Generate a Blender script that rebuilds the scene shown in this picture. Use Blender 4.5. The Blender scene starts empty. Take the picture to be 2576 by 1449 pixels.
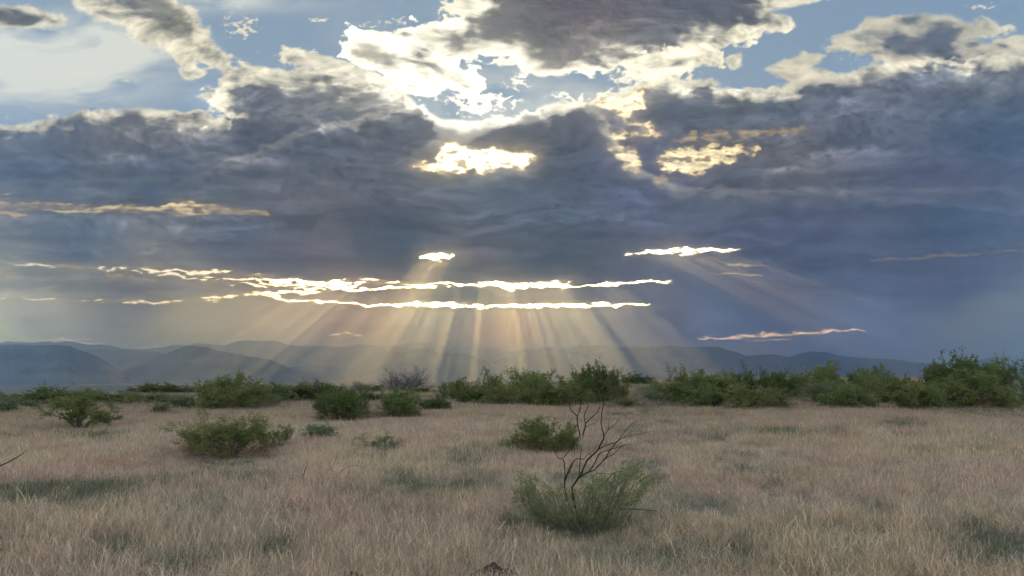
import bpy, math, random
import numpy as np
from mathutils import Vector

C = bpy.context.scene.collection
R = math.radians
rnd = random.Random(7)
rng = np.random.default_rng(11)

WORLD_K = 0.15     # sky strength
EXPO = 1.8
AIR, DUST = 1.5, 4.0
SUN_C = (1.0, .47, .11)
CLOUD_K = 1.0 / 2 ** EXPO      # cloud radiance
BEHIND = (6.7, 5.8, 3.5)   # what shows through an opening
T_SIDE, T_MID = .21, .97
HAZE_D = 6.3e-5
HAZE_G = 0.7
HAZE_C = (.46, .67, 1.0)
NAZ, NEL = 1150, 700
GD = 1.9
STRAW = (.62, .435, .275)
PINK = (.60, .388, .275)
GREYB = (.49, .39, .29)
GRN = (.20, .185, .11)
RUST = (.50, .30, .19)

# ================================================================ camera, sky, sun, exposure
F = 1860.0                    # focal length on a 2576 x 1449 picture grid
PITCH = R(6.87)
EYE = 1.75
cam_d = bpy.data.cameras.new("camera")
cam = bpy.data.objects.new("camera", cam_d); C.objects.link(cam)
cam_d.sensor_width = 36.0; cam_d.lens = 36.0 * F / 2576.0
cam_d.clip_start = 0.1; cam_d.clip_end = 400000.0
cam.location = (0, 0, EYE); cam.rotation_euler = (math.pi / 2 + PITCH, 0, 0)
sc = bpy.context.scene
sc.camera = cam
sc.render.resolution_x = 1024; sc.render.resolution_y = 576
sc.view_settings.view_transform = 'Standard'; sc.view_settings.look = 'None'
sc.view_settings.exposure = EXPO; sc.view_settings.gamma = 1.0
try: sc.view_settings.use_curve_mapping = False
except Exception: pass
sc.cycles.use_denoising = True
sc.cycles.volume_bounces = 4
sc.cycles.max_bounces = 9
sc.cycles.transparent_max_bounces = 24
sc.cycles.sample_clamp_indirect = 4.0

def ray(px, py):
    x = (px - 1288.0) / F; u = (724.5 - py) / F
    y = math.cos(PITCH) - u * math.sin(PITCH); z = math.sin(PITCH) + u * math.cos(PITCH)
    return Vector((x, y, z)).normalized()

def grid_of(az, el):
    """direction (arrays, radians) -> picture grid"""
    dx = np.sin(az) * np.cos(el); dy = np.cos(az) * np.cos(el); dz = np.sin(el)
    f = dy * math.cos(PITCH) + dz * math.sin(PITCH); u = -dy * math.sin(PITCH) + dz * math.cos(PITCH)
    f = np.maximum(f, 0.05)
    return 1288.0 + F * dx / f, 724.5 - F * u / f

SUN_DIR = ray(1240, 432)
SUN_EL = math.asin(SUN_DIR.z); SUN_AZ = math.atan2(SUN_DIR.x, SUN_DIR.y)
w = bpy.data.worlds.new("World"); sc.world = w; w.use_nodes = True
nt = w.node_tree; bg = nt.nodes["Background"]
sky = nt.nodes.new("ShaderNodeTexSky"); sky.sky_type = 'NISHITA'; sky.sun_disc = False
sky.sun_elevation = SUN_EL; sky.sun_rotation = SUN_AZ; sky.altitude = 1300; sky.air_density = AIR; sky.dust_density = DUST; sky.ozone_density = 0.0
nt.links.new(sky.outputs[0], bg.inputs[0]); bg.inputs[1].default_value = WORLD_K
sl = bpy.data.lights.new("sun", 'SUN'); sl.energy = 5.0; sl.angle = R(0.53); sl.color = SUN_C
so = bpy.data.objects.new("sun", sl); C.objects.link(so)
so.rotation_euler = SUN_DIR.to_track_quat('Z', 'Y').to_euler(); so.location = (0, 0, 50)

# ================================================================ helpers
def mesh_np(name, verts, quads, mat=None, smooth=False):
    verts = np.asarray(verts, np.float32); quads = np.asarray(quads, np.int32)
    k = quads.shape[1]
    me = bpy.data.meshes.new(name)
    me.vertices.add(len(verts)); me.vertices.foreach_set("co", verts.ravel())
    me.loops.add(quads.size); me.loops.foreach_set("vertex_index", quads.ravel())
    me.polygons.add(len(quads)); me.polygons.foreach_set("loop_start", np.arange(0, quads.size, k, dtype=np.int32))
    me.polygons.foreach_set("loop_total", np.full(len(quads), k, np.int32))
    if smooth: me.polygons.foreach_set("use_smooth", np.ones(len(quads), bool))
    me.update(calc_edges=True)
    if mat: me.materials.append(mat)
    return me

def link(name, me, parent=None):
    o = bpy.data.objects.new(name, me); C.objects.link(o)
    if parent: o.parent = parent
    return o

def grid_quads(nu, nv):
    i = np.arange(nu * nv).reshape(nv, nu)
    return np.stack([i[:-1, :-1], i[:-1, 1:], i[1:, 1:], i[1:, :-1]], -1).reshape(-1, 4)

def new_mat(name):
    m = bpy.data.materials.new(name); m.use_nodes = True
    nt = m.node_tree
    for n in list(nt.nodes): nt.nodes.remove(n)
    return m, nt, nt.nodes.new("ShaderNodeOutputMaterial")

def tag(o, label=None, cat=None, group=None, kind=None):
    if label: o["label"] = label
    if cat: o["category"] = cat
    if group: o["group"] = group
    if kind: o["kind"] = kind
    return o

# ---------------------------------------------------------------- noise
def _hash(ix, iy, seed):
    h = (ix.astype(np.int64) * 374761393 + iy.astype(np.int64) * 668265263 + seed * 1442695041) & 0x7fffffff
    h = ((h ^ (h >> 13)) * 1274126177) & 0x7fffffff
    h = h ^ (h >> 16)
    return h

def perlin(x, y, seed=0):
    xi = np.floor(x); yi = np.floor(y)
    fx = x - xi; fy = y - yi
    u = fx * fx * fx * (fx * (fx * 6 - 15) + 10); v = fy * fy * fy * (fy * (fy * 6 - 15) + 10)
    def g(ox, oy):
        a = _hash(xi + ox, yi + oy, seed) * (2 * np.pi / 1024.0)
        return np.cos(a) * (fx - ox) + np.sin(a) * (fy - oy)
    a = g(0, 0) * (1 - u) + g(1, 0) * u
    b = g(0, 1) * (1 - u) + g(1, 1) * u
    return (a * (1 - v) + b * v) * 1.5

def fbm(x, y, octv=5, seed=0, gain=0.5, lac=2.03):
    r = 0.0; a = 1.0; t = 0.0
    for o in range(octv):
        r = r + a * perlin(x + 17.3 * o, y - 9.1 * o, seed + o * 7)
        t += a; a *= gain; x = x * lac; y = y * lac
    return r / t * 1.6

def billow(x, y, octv=4, seed=0):
    r = 0.0; a = 1.0; t = 0.0
    for o in range(octv):
        r = r + a * (1 - 2.2 * np.abs(perlin(x + 31.7 * o, y + 5.2 * o, seed + o * 11)))
        t += a; a *= 0.5; x = x * 2.1; y = y * 2.1
    return r / t

def sstep(a, b, v):
    t = np.clip((v - a) / (b - a), 0, 1)
    return t * t * (3 - 2 * t)

def lin(c):
    c = np.asarray(c, float)
    return np.where(c <= 0.04045, c / 12.92, ((c + 0.055) / 1.055) ** 2.4)

# ---------------------------------------------------------------- signed distance to drawn outlines (coarse raster, read bilinearly)
CX0, CX1, CY0, CY1, CST = -700, 3300, -420, 1060, 8.0
_cx = np.arange(CX0, CX1 + 1, CST); _cy = np.arange(CY0, CY1 + 1, CST)
_CXX, _CYY = np.meshgrid(_cx, _cy)

def poly_sdf(pts):
    p = np.array(pts, float); n = len(p)
    X = _CXX; Y = _CYY
    d2 = np.full(X.shape, 1e18); ins = np.zeros(X.shape, bool)
    for i in range(n):
        ax, ay = p[i]; bx, by = p[(i + 1) % n]
        ex, ey = bx - ax, by - ay
        t = np.clip(((X - ax) * ex + (Y - ay) * ey) / (ex * ex + ey * ey + 1e-9), 0, 1)
        d2 = np.minimum(d2, (X - ax - t * ex) ** 2 + (Y - ay - t * ey) ** 2)
        c = (ay > Y) != (by > Y)
        if abs(ey) > 1e-9:
            ins ^= c & (X < (Y - ay) * ex / ey + ax)
    return np.where(ins, 1, -1) * np.sqrt(d2)

def read(field, x, y):
    fx = np.clip((x - CX0) / CST, 0, field.shape[1] - 1.001); fy = np.clip((y - CY0) / CST, 0, field.shape[0] - 1.001)
    ix = fx.astype(int); iy = fy.astype(int); fx = fx - ix; fy = fy - iy
    return (field[iy, ix] * (1 - fx) * (1 - fy) + field[iy, ix + 1] * fx * (1 - fy)
            + field[iy + 1, ix] * (1 - fx) * fy + field[iy + 1, ix + 1] * fx * fy)

def strip(x, y, pts):
    """1 on the axis of a polyline, 0 at its half width, negative outside; pts = (x, y, half width)"""
    best = np.full(x.shape, -9.0)
    for (ax, ay, aw), (bx, by, bw) in zip(pts[:-1], pts[1:]):
        m = (x > min(ax, bx) - 60) & (x < max(ax, bx) + 60) & (y > min(ay, by) - 60) & (y < max(ay, by) + 60)
        if not m.any(): continue
        xx = x[m]; yy = y[m]
        ex, ey = bx - ax, by - ay
        t = np.clip(((xx - ax) * ex + (yy - ay) * ey) / (ex * ex + ey * ey), 0, 1)
        w = aw + (bw - aw) * t
        d = np.hypot((xx - ax - t * ex) * 0.5, yy - ay - t * ey)
        best[m] = np.maximum(best[m], 1 - d / w)
    return best

# ---------------------------------------------------------------- body colour of the cloud deck, read off at scattered points
TONES = [(1100, 825, 0.501, 0.442, 0.354),
 (100, 350, 0.303, 0.331, 0.376),
 (300, 330, 0.34, 0.323, 0.331),
 (100, 450, 0.226, 0.263, 0.316),
 (400, 470, 0.218, 0.256, 0.308),
 (700, 250, 0.263, 0.271, 0.308),
 (800, 330, 0.248, 0.263, 0.308),
 (1000, 330, 0.271, 0.271, 0.286),
 (1300, 330, 0.278, 0.271, 0.286),
 (1300, 500, 0.289, 0.325, 0.375),
 (1600, 450, 0.271, 0.301, 0.412),
 (1800, 270, 0.233, 0.256, 0.301),
 (1900, 310, 0.241, 0.271, 0.323),
 (2200, 300, 0.34, 0.352, 0.396),
 (2500, 350, 0.211, 0.263, 0.338),
 (2400, 450, 0.284, 0.284, 0.361),
 (2000, 400, 0.359, 0.346, 0.347),
 (1500, 30, 0.35, 0.301, 0.293),
 (1700, 80, 0.293, 0.293, 0.308),
 (2300, 100, 0.301, 0.323, 0.361),
 (600, 600, 0.289, 0.313, 0.361),
 (200, 580, 0.271, 0.308, 0.346),
 (200, 640, 0.271, 0.293, 0.346),
 (1000, 600, 0.218, 0.248, 0.301),
 (1400, 560, 0.233, 0.271, 0.323),
 (1400, 660, 0.233, 0.256, 0.308),
 (2000, 600, 0.246, 0.263, 0.355),
 (2400, 560, 0.188, 0.241, 0.323),
 (2400, 700, 0.274, 0.278, 0.378),
 (1900, 720, 0.241, 0.278, 0.397),
 (700, 640, 0.344, 0.317, 0.351),
 (2200, 850, 0.388, 0.476, 0.627),
 (2500, 830, 0.522, 0.538, 0.503),
 (1800, 820, 0.352, 0.434, 0.583),
 (1650, 790, 0.251, 0.287, 0.41),
 (1200, 740, 0.368, 0.354, 0.324),
 (200, 700, 0.58, 0.551, 0.445),
 (300, 730, 0.497, 0.445, 0.401),
 (100, 800, 0.843, 0.786, 0.646),
 (500, 820, 0.822, 0.723, 0.52),
 (900, 830, 0.724, 0.521, 0.361),
 (1270, 830, 0.693, 0.464, 0.346),
 (1450, 830, 0.442, 0.42, 0.383),
 (700, 850, 0.859, 0.706, 0.511),
 (0, 860, 1.083, 1.029, 0.72),
 (20, 30, 0.338, 0.331, 0.308),
 (80, 45, 0.346, 0.338, 0.308),
 (450, 60, 0.482, 0.469, 0.366),
 (330, 30, 0.398, 0.398, 0.376),
 (-300, 500, 0.36, 0.4, 0.46),
 (2900, 500, 0.3, 0.36, 0.46),
 (1700, -150, 0.42, 0.42, 0.42),
 (300, -150, 0.55, 0.55, 0.52),
 (900, 225, 0.256, 0.248, 0.263),
 (2500, 180, 0.301, 0.308, 0.323),
 (1300, 90, 0.271, 0.256, 0.241)]

def body_tone(x, y):
    T = np.array(TONES)
    gx = _CXX; gy = _CYY
    num = np.zeros(gx.shape + (3,)); den = np.zeros(gx.shape)
    for tx, ty, r, g, b in T:
        w = 1 / ((((gx - tx) / 1.6) ** 2 + (gy - ty) ** 2 + 25 ** 2) ** 1.6)
        num += w[..., None] * lin([r, g, b]); den += w
    f = num / den[..., None]
    return np.stack([read(f[..., k], x, y) for k in range(3)], -1)

SUNP = (1235., 425.)

# outlines in the 2576 x 1449 picture grid: (points, edge roughness, width of the lit rim, softness, rim strength, seed)
LAYERS = [
 # top left: ragged wave with the bright lower edge
 ([(150,-200),(170,-60),(190,12),(235,40),(300,62),(360,92),(400,120),(450,150),(520,168),(575,176),(640,196),(585,150),(540,115),(512,70),(492,30),(430,-8),(380,-60),(300,-200)], 17, 85, 10, 1.0, 11),
 ([(300,-80),(340,-20),(385,28),(430,60),(462,92),(476,100),(482,70),(468,30),(430,5),(380,-60)], 9, 14, 14, .30, 41),
 ([(-400,-60),(-60,10),(20,12),(60,18),(110,28),(165,45),(160,66),(100,66),(40,68),(-60,72),(-400,90)], 6, 17, 7, .90, 12),
 ([(452,170),(480,166),(520,178),(512,190),(480,200),(462,196)], 6, 40, 4, .90, 13),
 ([(484,240),(520,232),(552,238),(545,250),(510,250)], 5, 30, 5, .80, 42),
 ([(700,130),(740,125),(790,135),(850,150),(900,168),(950,185),(1010,205),(1090,235),(1000,225),(900,190),(820,172),(740,160)], 12, 50, 5, .95, 43),
 # bright ragged cloud left of the top one
 ([(868,84),(920,77),(990,92),(1040,70),(1100,58),(1170,55),(1210,70),(1180,110),(1120,120),(1150,165),(1200,180),(1212,222),(1190,240),(1130,215),(1080,240),(1020,232),(985,205),(930,165),(890,160),(870,120)], 20, 95, 5, 1.5, 14),
 ([(880,122),(930,120),(975,135),(990,150),(940,150),(890,140)], 9, 30, 10, .5, 44),
 ([(1110,188),(1150,178),(1175,200),(1190,226),(1160,215),(1130,200)], 6, 22, 6, .9, 45),
 ([(1150,-60),(1145,5),(1170,20),(1210,25),(1260,8),(1330,-60)], 10, 60, 5, 1.2, 46),
 # dark cloud across the top
 ([(1010,-200),(1150,-60),(1215,5),(1190,30),(1130,56),(1060,68),(1040,88),(1062,112),(1110,140),(1200,136),(1290,142),(1320,185),(1400,192),(1440,178),(1480,187),(1540,165),(1600,160),(1700,140),(1800,125),(1830,108),(1920,88),(2005,60),(1985,40),(1925,28),(1990,12),(2060,0),(2160,-60),(2200,-200)], 14, 40, 5, 1.15, 15),
 ([(1560,150),(1620,140),(1700,130),(1780,120),(1820,130),(1820,160),(1750,165),(1735,175),(1640,195),(1580,185)], 20, 90, 4, 1.2, 22),
 ([(1822,150),(1840,138),(1868,136),(1862,165),(1840,178)], 5, 40, 4, .95, 23),
 # right: lit humps
 ([(2078,120),(2110,95),(2150,80),(2180,45),(2260,42),(2330,36),(2400,40),(2440,60),(2500,58),(2560,70),(2480,85),(2430,100),(2580,112),(2900,100),(2900,200),(2300,190),(2170,130)], 11, 44, 7, .80, 16),
 ([(1925,172),(1980,150),(2030,135),(2075,140),(2040,170),(2000,178),(1950,185)], 8, 60, 6, .86, 17),
 ([(1955,190),(2020,170),(2070,172),(2110,190),(2110,205),(2000,205)], 6, 36, 5, .86, 18),
 ([(2110,195),(2170,180),(2240,160),(2330,152),(2370,156),(2300,180),(2200,205)], 7, 40, 5, .85, 47),
 ([(2500,100),(2540,88),(2600,92),(2700,95),(2700,125),(2560,118)], 6, 40, 5, .8, 48),
 # the lump left of the middle, streaked on its sunny side
 ([(530,248),(552,236),(578,205),(556,188),(590,168),(650,168),(720,182),(760,178),(830,176),(900,190),(960,206),(1010,226),(1045,262),(1100,330),(1000,420),(540,420),(575,300)], 15, 42, 6, .92, 19),
 # the deck behind, to the right
 ([(1480,265),(1500,240),(1560,238),(1600,215),(1650,196),(1700,206),(1790,205),(1812,224),(1900,228),(1990,222),(1965,212),(2060,188),(2140,188),(2180,168),(2250,158),(2340,158),(2580,140),(2960,105),(2960,1040),(1050,1040),(1060,400),(1250,330),(1400,300)], 13, 24, 7, .92, 20),
 # the deck behind, to the left
 ([(-400,330),(-60,322),(40,318),(90,306),(150,298),(195,282),(265,284),(340,272),(420,280),(470,287),(520,285),(560,300),(640,292),(760,300),(900,320),(1100,420),(1100,1040),(-400,1040)], 12, 26, 6, .92, 21),
 # middle mass under the bright edge
 ([(760,330),(830,312),(900,300),(960,280),(1010,262),(1060,272),(1110,300),(1180,306),(1290,302),(1330,280),(1400,260),(1470,257),(1510,290),(1530,330),(1600,420),(1700,470),(1900,480),(2600,470),(2960,500),(2960,1040),(-400,1040),(-400,470),(500,440)], 10, 20, 6, 1.05, 24),
]
# softer steps inside the deck: (upper edge, roughness, reach of the light lip, strength of the lip, depth of the shade below, seed)
STEPS = [
 ([(1590,250),(1650,232),(1720,226),(1900,236),(2000,240),(2160,250),(2200,262),(2100,300),(1900,310),(1700,330),(1560,335),(1530,320),(1580,285)], 14, 22, .35, .16, 61),
 ([(-400,420),(0,400),(120,390),(230,402),(300,385),(365,390),(380,405),(500,412),(640,400),(900,405),(1070,400),(1110,420),(1000,432),(700,470),(300,500),(0,494),(-400,500)], 14, 26, .28, .16, 62),
 ([(1900,440),(2000,415),(2080,380),(2150,375),(2230,378),(2400,370),(2600,400),(2800,430),(2800,560),(1900,480)], 14, 34, .24, .10, 63),
 ([(2100,250),(2200,220),(2300,200),(2450,190),(2700,200),(2700,300),(2300,300)], 18, 30, .26, .12, 64),
 ([(1180,450),(1230,428),(1300,420),(1335,440),(1400,450),(1600,480),(1700,520),(1500,560),(1200,560),(1000,500)], 16, 26, .30, .06, 65),
 ([(-400,560),(0,545),(100,535),(180,528),(250,545),(400,540),(560,548),(680,560),(560,600),(200,640),(-400,640)], 16, 26, .32, .08, 66),
 ([(300,330),(400,318),(470,322),(560,345),(640,400),(520,400),(380,380)], 14, 18, .40, .06, 67),
 ([(780,345),(900,335),(1000,360),(1100,355),(1110,385),(1060,400),(900,400),(760,380)], 12, 20, .22, .14, 68),
 ([(-400,640),(200,632),(700,625),(1000,615),(1400,628),(1600,655),(1500,700),(900,700),(500,676),(-400,655)], 10, 14, .10, .10, 69),
 ([(1700,560),(1900,548),(2200,560),(2600,540),(2600,600),(2200,640),(1900,610)], 14, 30, .14, .12, 70),
 ([(1900,690),(2100,680),(2300,700),(2600,690),(2600,760),(2200,780),(1800,760)], 10, 26, .10, .10, 71),
 ([(-400,700),(0,690),(200,690),(420,705),(560,722),(600,735),(400,748),(100,744),(-400,742)], 6, 10, .12, .18, 72),
 ([(960,735),(1100,728),(1300,735),(1500,740),(1600,755),(1200,762),(1000,756)], 5, 8, .05, .20, 73),
 ([(600,240),(760,225),(900,215),(980,235),(1000,262),(900,275),(700,285),(600,275)], 14, 18, .45, .16, 74),
 ([(1400,70),(1600,50),(1800,60),(1960,50),(1900,80),(1700,100),(1500,110)], 12, 18, .30, .12, 75),
]

def x2_(x, y):
    return x + 40 * fbm(x / 140, y / 40, 3, 120)

def build_sky(x, y):
    """x, y: position on the picture grid. Returns cloud colour (linear) and cover for the deck."""
    r = np.hypot((x - SUNP[0]), (y - SUNP[1]) * 1.15)
    sun_near = np.exp(-(r / 420.0) ** 2)
    sun_mid = np.exp(-(r / 900.0) ** 2)
    tone = body_tone(x, y)
    # slow banks of light and dark, long sideways, and fine streaks
    wx = x + 60 * fbm(x / 300, y / 130, 3, 101); wy = y + 22 * fbm(x / 260, y / 110, 3, 102)
    bank = fbm(wx / 420, wy / 85, 4, 103)
    bank2 = fbm(wx / 150, wy / 42, 5, 104)
    puff = billow(wx / 95, wy / 48, 4, 105)
    ripple = fbm(wx / 95, wy / 10, 5, 106)
    rx = (SUNP[0] - x) / (r + 60); ry = (SUNP[1] - 120 - y) / (r + 60)
    def relief(sx, sy, octv, seed, k):
        return fbm(wx / sx, wy / sy, octv, seed) - fbm((wx + rx * k) / sx, (wy + ry * k * .6) / sy, octv, seed)
    rel1 = relief(150, 56, 5, 107, 26); rel2 = relief(52, 24, 5, 108, 9); rel3 = relief(24, 10, 4, 112, 5)
    up = 1 - sstep(560, 760, y)
    layer = fbm(wx / 560, wy / 30, 5, 110) + .5 * np.abs(fbm(wx / 380, wy / 40, 4, 111))
    calm = .35 + .65 * sstep(470, 300, y) + .25 * sstep(.1, .5, fbm(x / 330, y / 120, 3, 109))
    mod = 1 + (0.24 * bank + 0.15 * bank2 + 0.09 * puff + (.60 * rel1 + .42 * rel2 + .30 * rel3) * (1 + .8 * sun_mid) * calm) * (0.22 + 0.78 * up) + 0.085 * ripple * (.4 + .6 * up) + .27 * layer * sstep(300, 420, y) * (1 - .75 * sstep(680, 780, y))
    body = tone * np.clip(mod, 0.6, 1.9)[..., None]
    rimcol = (lin([.97, .93, .80])[None] * (1 - sun_mid)[..., None] + np.array([1.0, .90, .62])[None] * sun_mid[..., None]) if x.ndim == 1 else None
    rimcol = rimcol + np.array([1.6, 1.55, 1.35]) * sun_near[..., None] * 0.55
    blue = np.array([lin([.55, .645, .735]) * 1.0]) * (1 + .10 * sun_mid[..., None] * np.array([1.8, .9, -.2])) * (1 + .25 * np.exp(-y / 260.)[..., None] * 0)
    blue = blue * (1 - .22 * sstep(500, -300, y) * (1 - sun_near))[..., None]
    C = blue * np.ones(x.shape)[..., None]; A = np.ones(x.shape)
    def over(col, a):
        nonlocal C, A
        na = a + A * (1 - a)
        w = np.where(na > 1e-5, a / np.maximum(na, 1e-5), 0)[..., None]
        C = col * w + C * (1 - w); A = na
    # high thin veil, top left
    v = fbm(x / 200 + .5 * fbm(x / 240, y / 90, 3, 211), y / 70 + .6 * fbm(x / 200, y / 80, 3, 212), 6, 201)
    m = np.exp(-(((x - 60) / 250) ** 2 + ((y - 150) / 95) ** 2)) + .55 * np.exp(-(((x - 330) / 130) ** 2 + ((y - 120) / 60) ** 2)) \
        + .5 * np.exp(-(((x - 560) / 190) ** 2 + ((y + 5) / 32) ** 2)) + .25 * np.exp(-(((x - 250) / 160) ** 2 + ((y - 230) / 40) ** 2))
    over(np.broadcast_to(lin([.91, .91, .85]), C.shape), np.clip(m * (1.25 + 1.3 * v), 0, .97))
    # thin haze of cloud round the sun
    over(rimcol * .8, np.clip(.35 * sun_near * (0.6 + v), 0, .5))
    # torn scraps in the blue
    sc = billow(x / 34 + 3, y / 20, 4, 202) + .55 * fbm(x / 90, y / 50, 3, 203)
    m = np.zeros(x.shape)
    for (mx, my, sx, sy, k) in [(1000,60,150,25,.5),(745,140,70,25,.85),(600,55,60,60,.55),(880,85,30,14,.8),(1160,20,60,22,1.1),(1300,215,60,30,.7),(1200,255,90,35,1.1),
                                (1420,240,60,20,.8),(1640,190,120,40,.9),(320,205,30,10,.7),(800,50,40,10,.6),(1870,150,30,30,.5),(2130,150,40,25,.6),(1750,240,70,25,.5),
                                (650,128,20,8,.6),(2480,15,60,12,.45),(200,180,80,22,.5),(520,225,40,14,.7),(60,290,120,12,.5),(1250,150,90,14,.8)]:
        m = np.maximum(m, k * np.exp(-(((x - mx) / sx) ** 2 + ((y - my) / sy) ** 2)))
    over(rimcol * .95, sstep(.0, .28, m + .62 * sc - .76))
    # outlined masses
    deck = np.zeros(x.shape)
    rimvar = .62 + .75 * sstep(-.35, .45, fbm(x / 120, y / 60, 3, 206))
    for pts, rough, rimw, soft, rimk, seed in LAYERS:
        far = read(poly_sdf(pts), x, y)
        m = far > -3.2 * rough - soft
        if not m.any(): continue
        xx = x[m]; yy = y[m]; wxm = wx[m]; wym = wy[m]
        edge = np.abs(far[m]) < 4 * rimw + 3 * rough
        s = far[m].copy(); e = np.zeros(s.shape); n = np.zeros(s.shape)
        xe = xx[edge]; ye = yy[edge]; rg = rough * (.35 + 1.1 * sstep(-.4, .4, fbm(xe / 150, ye / 70, 2, seed * 10 + 8)))
        s[edge] = read(poly_sdf(pts), xe + rg * 1.3 * fbm(xe / 55, ye / 38, 4, seed * 10 + 1), ye + rg * fbm(xe / 50, ye / 34, 4, seed * 10 + 2))
        e[edge] = billow(xe / 44, ye / 28, 4, seed * 10 + 3) * rg / rough
        n[edge] = fbm(wxm[edge] / 80 - wym[edge] / 60, wym[edge] / 32, 5, seed * 10 + 4)
        s2 = s + rough * .7 * e
        rv = rimvar[m]
        inner = sstep(-.15, 1.15, (s2 + rimw * .78 * n) / (rimw * (.40 + .9 * rv)))
        inner = np.where(s > 3.0 * rimw, 1.0, inner)
        inner = 1 - (1 - inner) * (1 - (.97 - .35 * sun_near[m]) * deck[m])
        sn = sun_near[m]
        rc = rimcol[m] * (rimk * np.clip(.76 + .24 * rv + .22 * n + .08 * e + (.6 * rel1[m] + .5 * rel2[m]) * (1 - .5 * sun_near[m]) * (1 - .5 * sstep(1700, 2100, xx)), .35, 1.6))[..., None]
        glow = np.exp(-np.maximum(s2, 0) / (rimw * 1.8))[..., None] * ((.10 * rv + .45 * sn) * (1 - .8 * deck[m]))[..., None] * rimcol[m]
        col = rc * (1 - inner)[..., None] + (body[m] + glow) * inner[..., None]
        full = np.zeros(x.shape); full[m] = sstep(-soft, soft, s2)
        if seed in (19, 20, 21, 24): deck = np.maximum(deck, full)
        fc = np.zeros(C.shape); fc[m] = col
        over(fc, full)
    # light lips and shaded hollows inside the deck
    for pts, rough, reach, lip, shade, seed in STEPS:
        far = read(poly_sdf(pts), x, y)
        m = far > -3 * rough
        xx = x[m]; yy = y[m]
        s = read(poly_sdf(pts), xx + 2.2 * rough * fbm(xx / 90, yy / 40, 4, seed * 10 + 1), yy + rough * fbm(xx / 80, yy / 34, 4, seed * 10 + 2)) + .8 * rough * fbm(xx / 45, yy / 18, 4, seed * 10 + 3)
        q = fbm(wx[m] / 70, wy[m] / 26, 4, seed * 10 + 5)
        f = 1 + 2.2 * lip * np.exp(-np.maximum(s, 0) / reach) * sstep(-5, 6, s) * np.clip(.9 + 1.1 * q, 0, 2) - 1.5 * shade * sstep(reach * .6, reach * 2.2, s)
        C[m] = C[m] * f[..., None]
    lights = np.zeros(x.shape)
    for lx, ly, sx, sy, k in [(315,398,60,12,.55),(480,345,50,22,.45),(230,570,180,28,.42),(480,560,130,24,.42),(640,408,90,10,.35),(2120,385,130,14,.4),(2360,185,150,30,.4),(1990,345,90,18,.4),(1960,430,100,8,.35),
                              (820,325,40,12,.8),(1010,290,40,25,.4),(1620,580,60,20,.25),(560,250,60,30,.4),(1400,445,60,8,.3),(2480,235,60,15,.3),(1900,660,90,8,.25),(2150,520,160,12,.2),(900,470,160,10,.2),(1100,545,200,12,.15)]:
        lights = np.maximum(lights, k * np.exp(-((x2_(x, y) - lx) / sx) ** 2 - ((y + 9 * bank2 - ly) / sy) ** 2))
    C = C * (1 + 1.35 * lights * np.clip(1 + 1.1 * bank2 + 1.5 * rel2, .2, 2.2))[..., None]
    # ---- openings and thin places in the deck
    y2 = y + 7 * fbm(x / 60, y / 22, 4, 301); x2 = x + 22 * fbm(x / 70, y / 24, 3, 302)
    fine = fbm(x / 22, y / 7, 4, 303); fine2 = fbm(x / 75, y / 16, 4, 304)
    glowg = np.zeros(x.shape); clear = np.zeros(x.shape); opening = np.zeros(x.shape); thin = np.zeros(x.shape)
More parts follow.
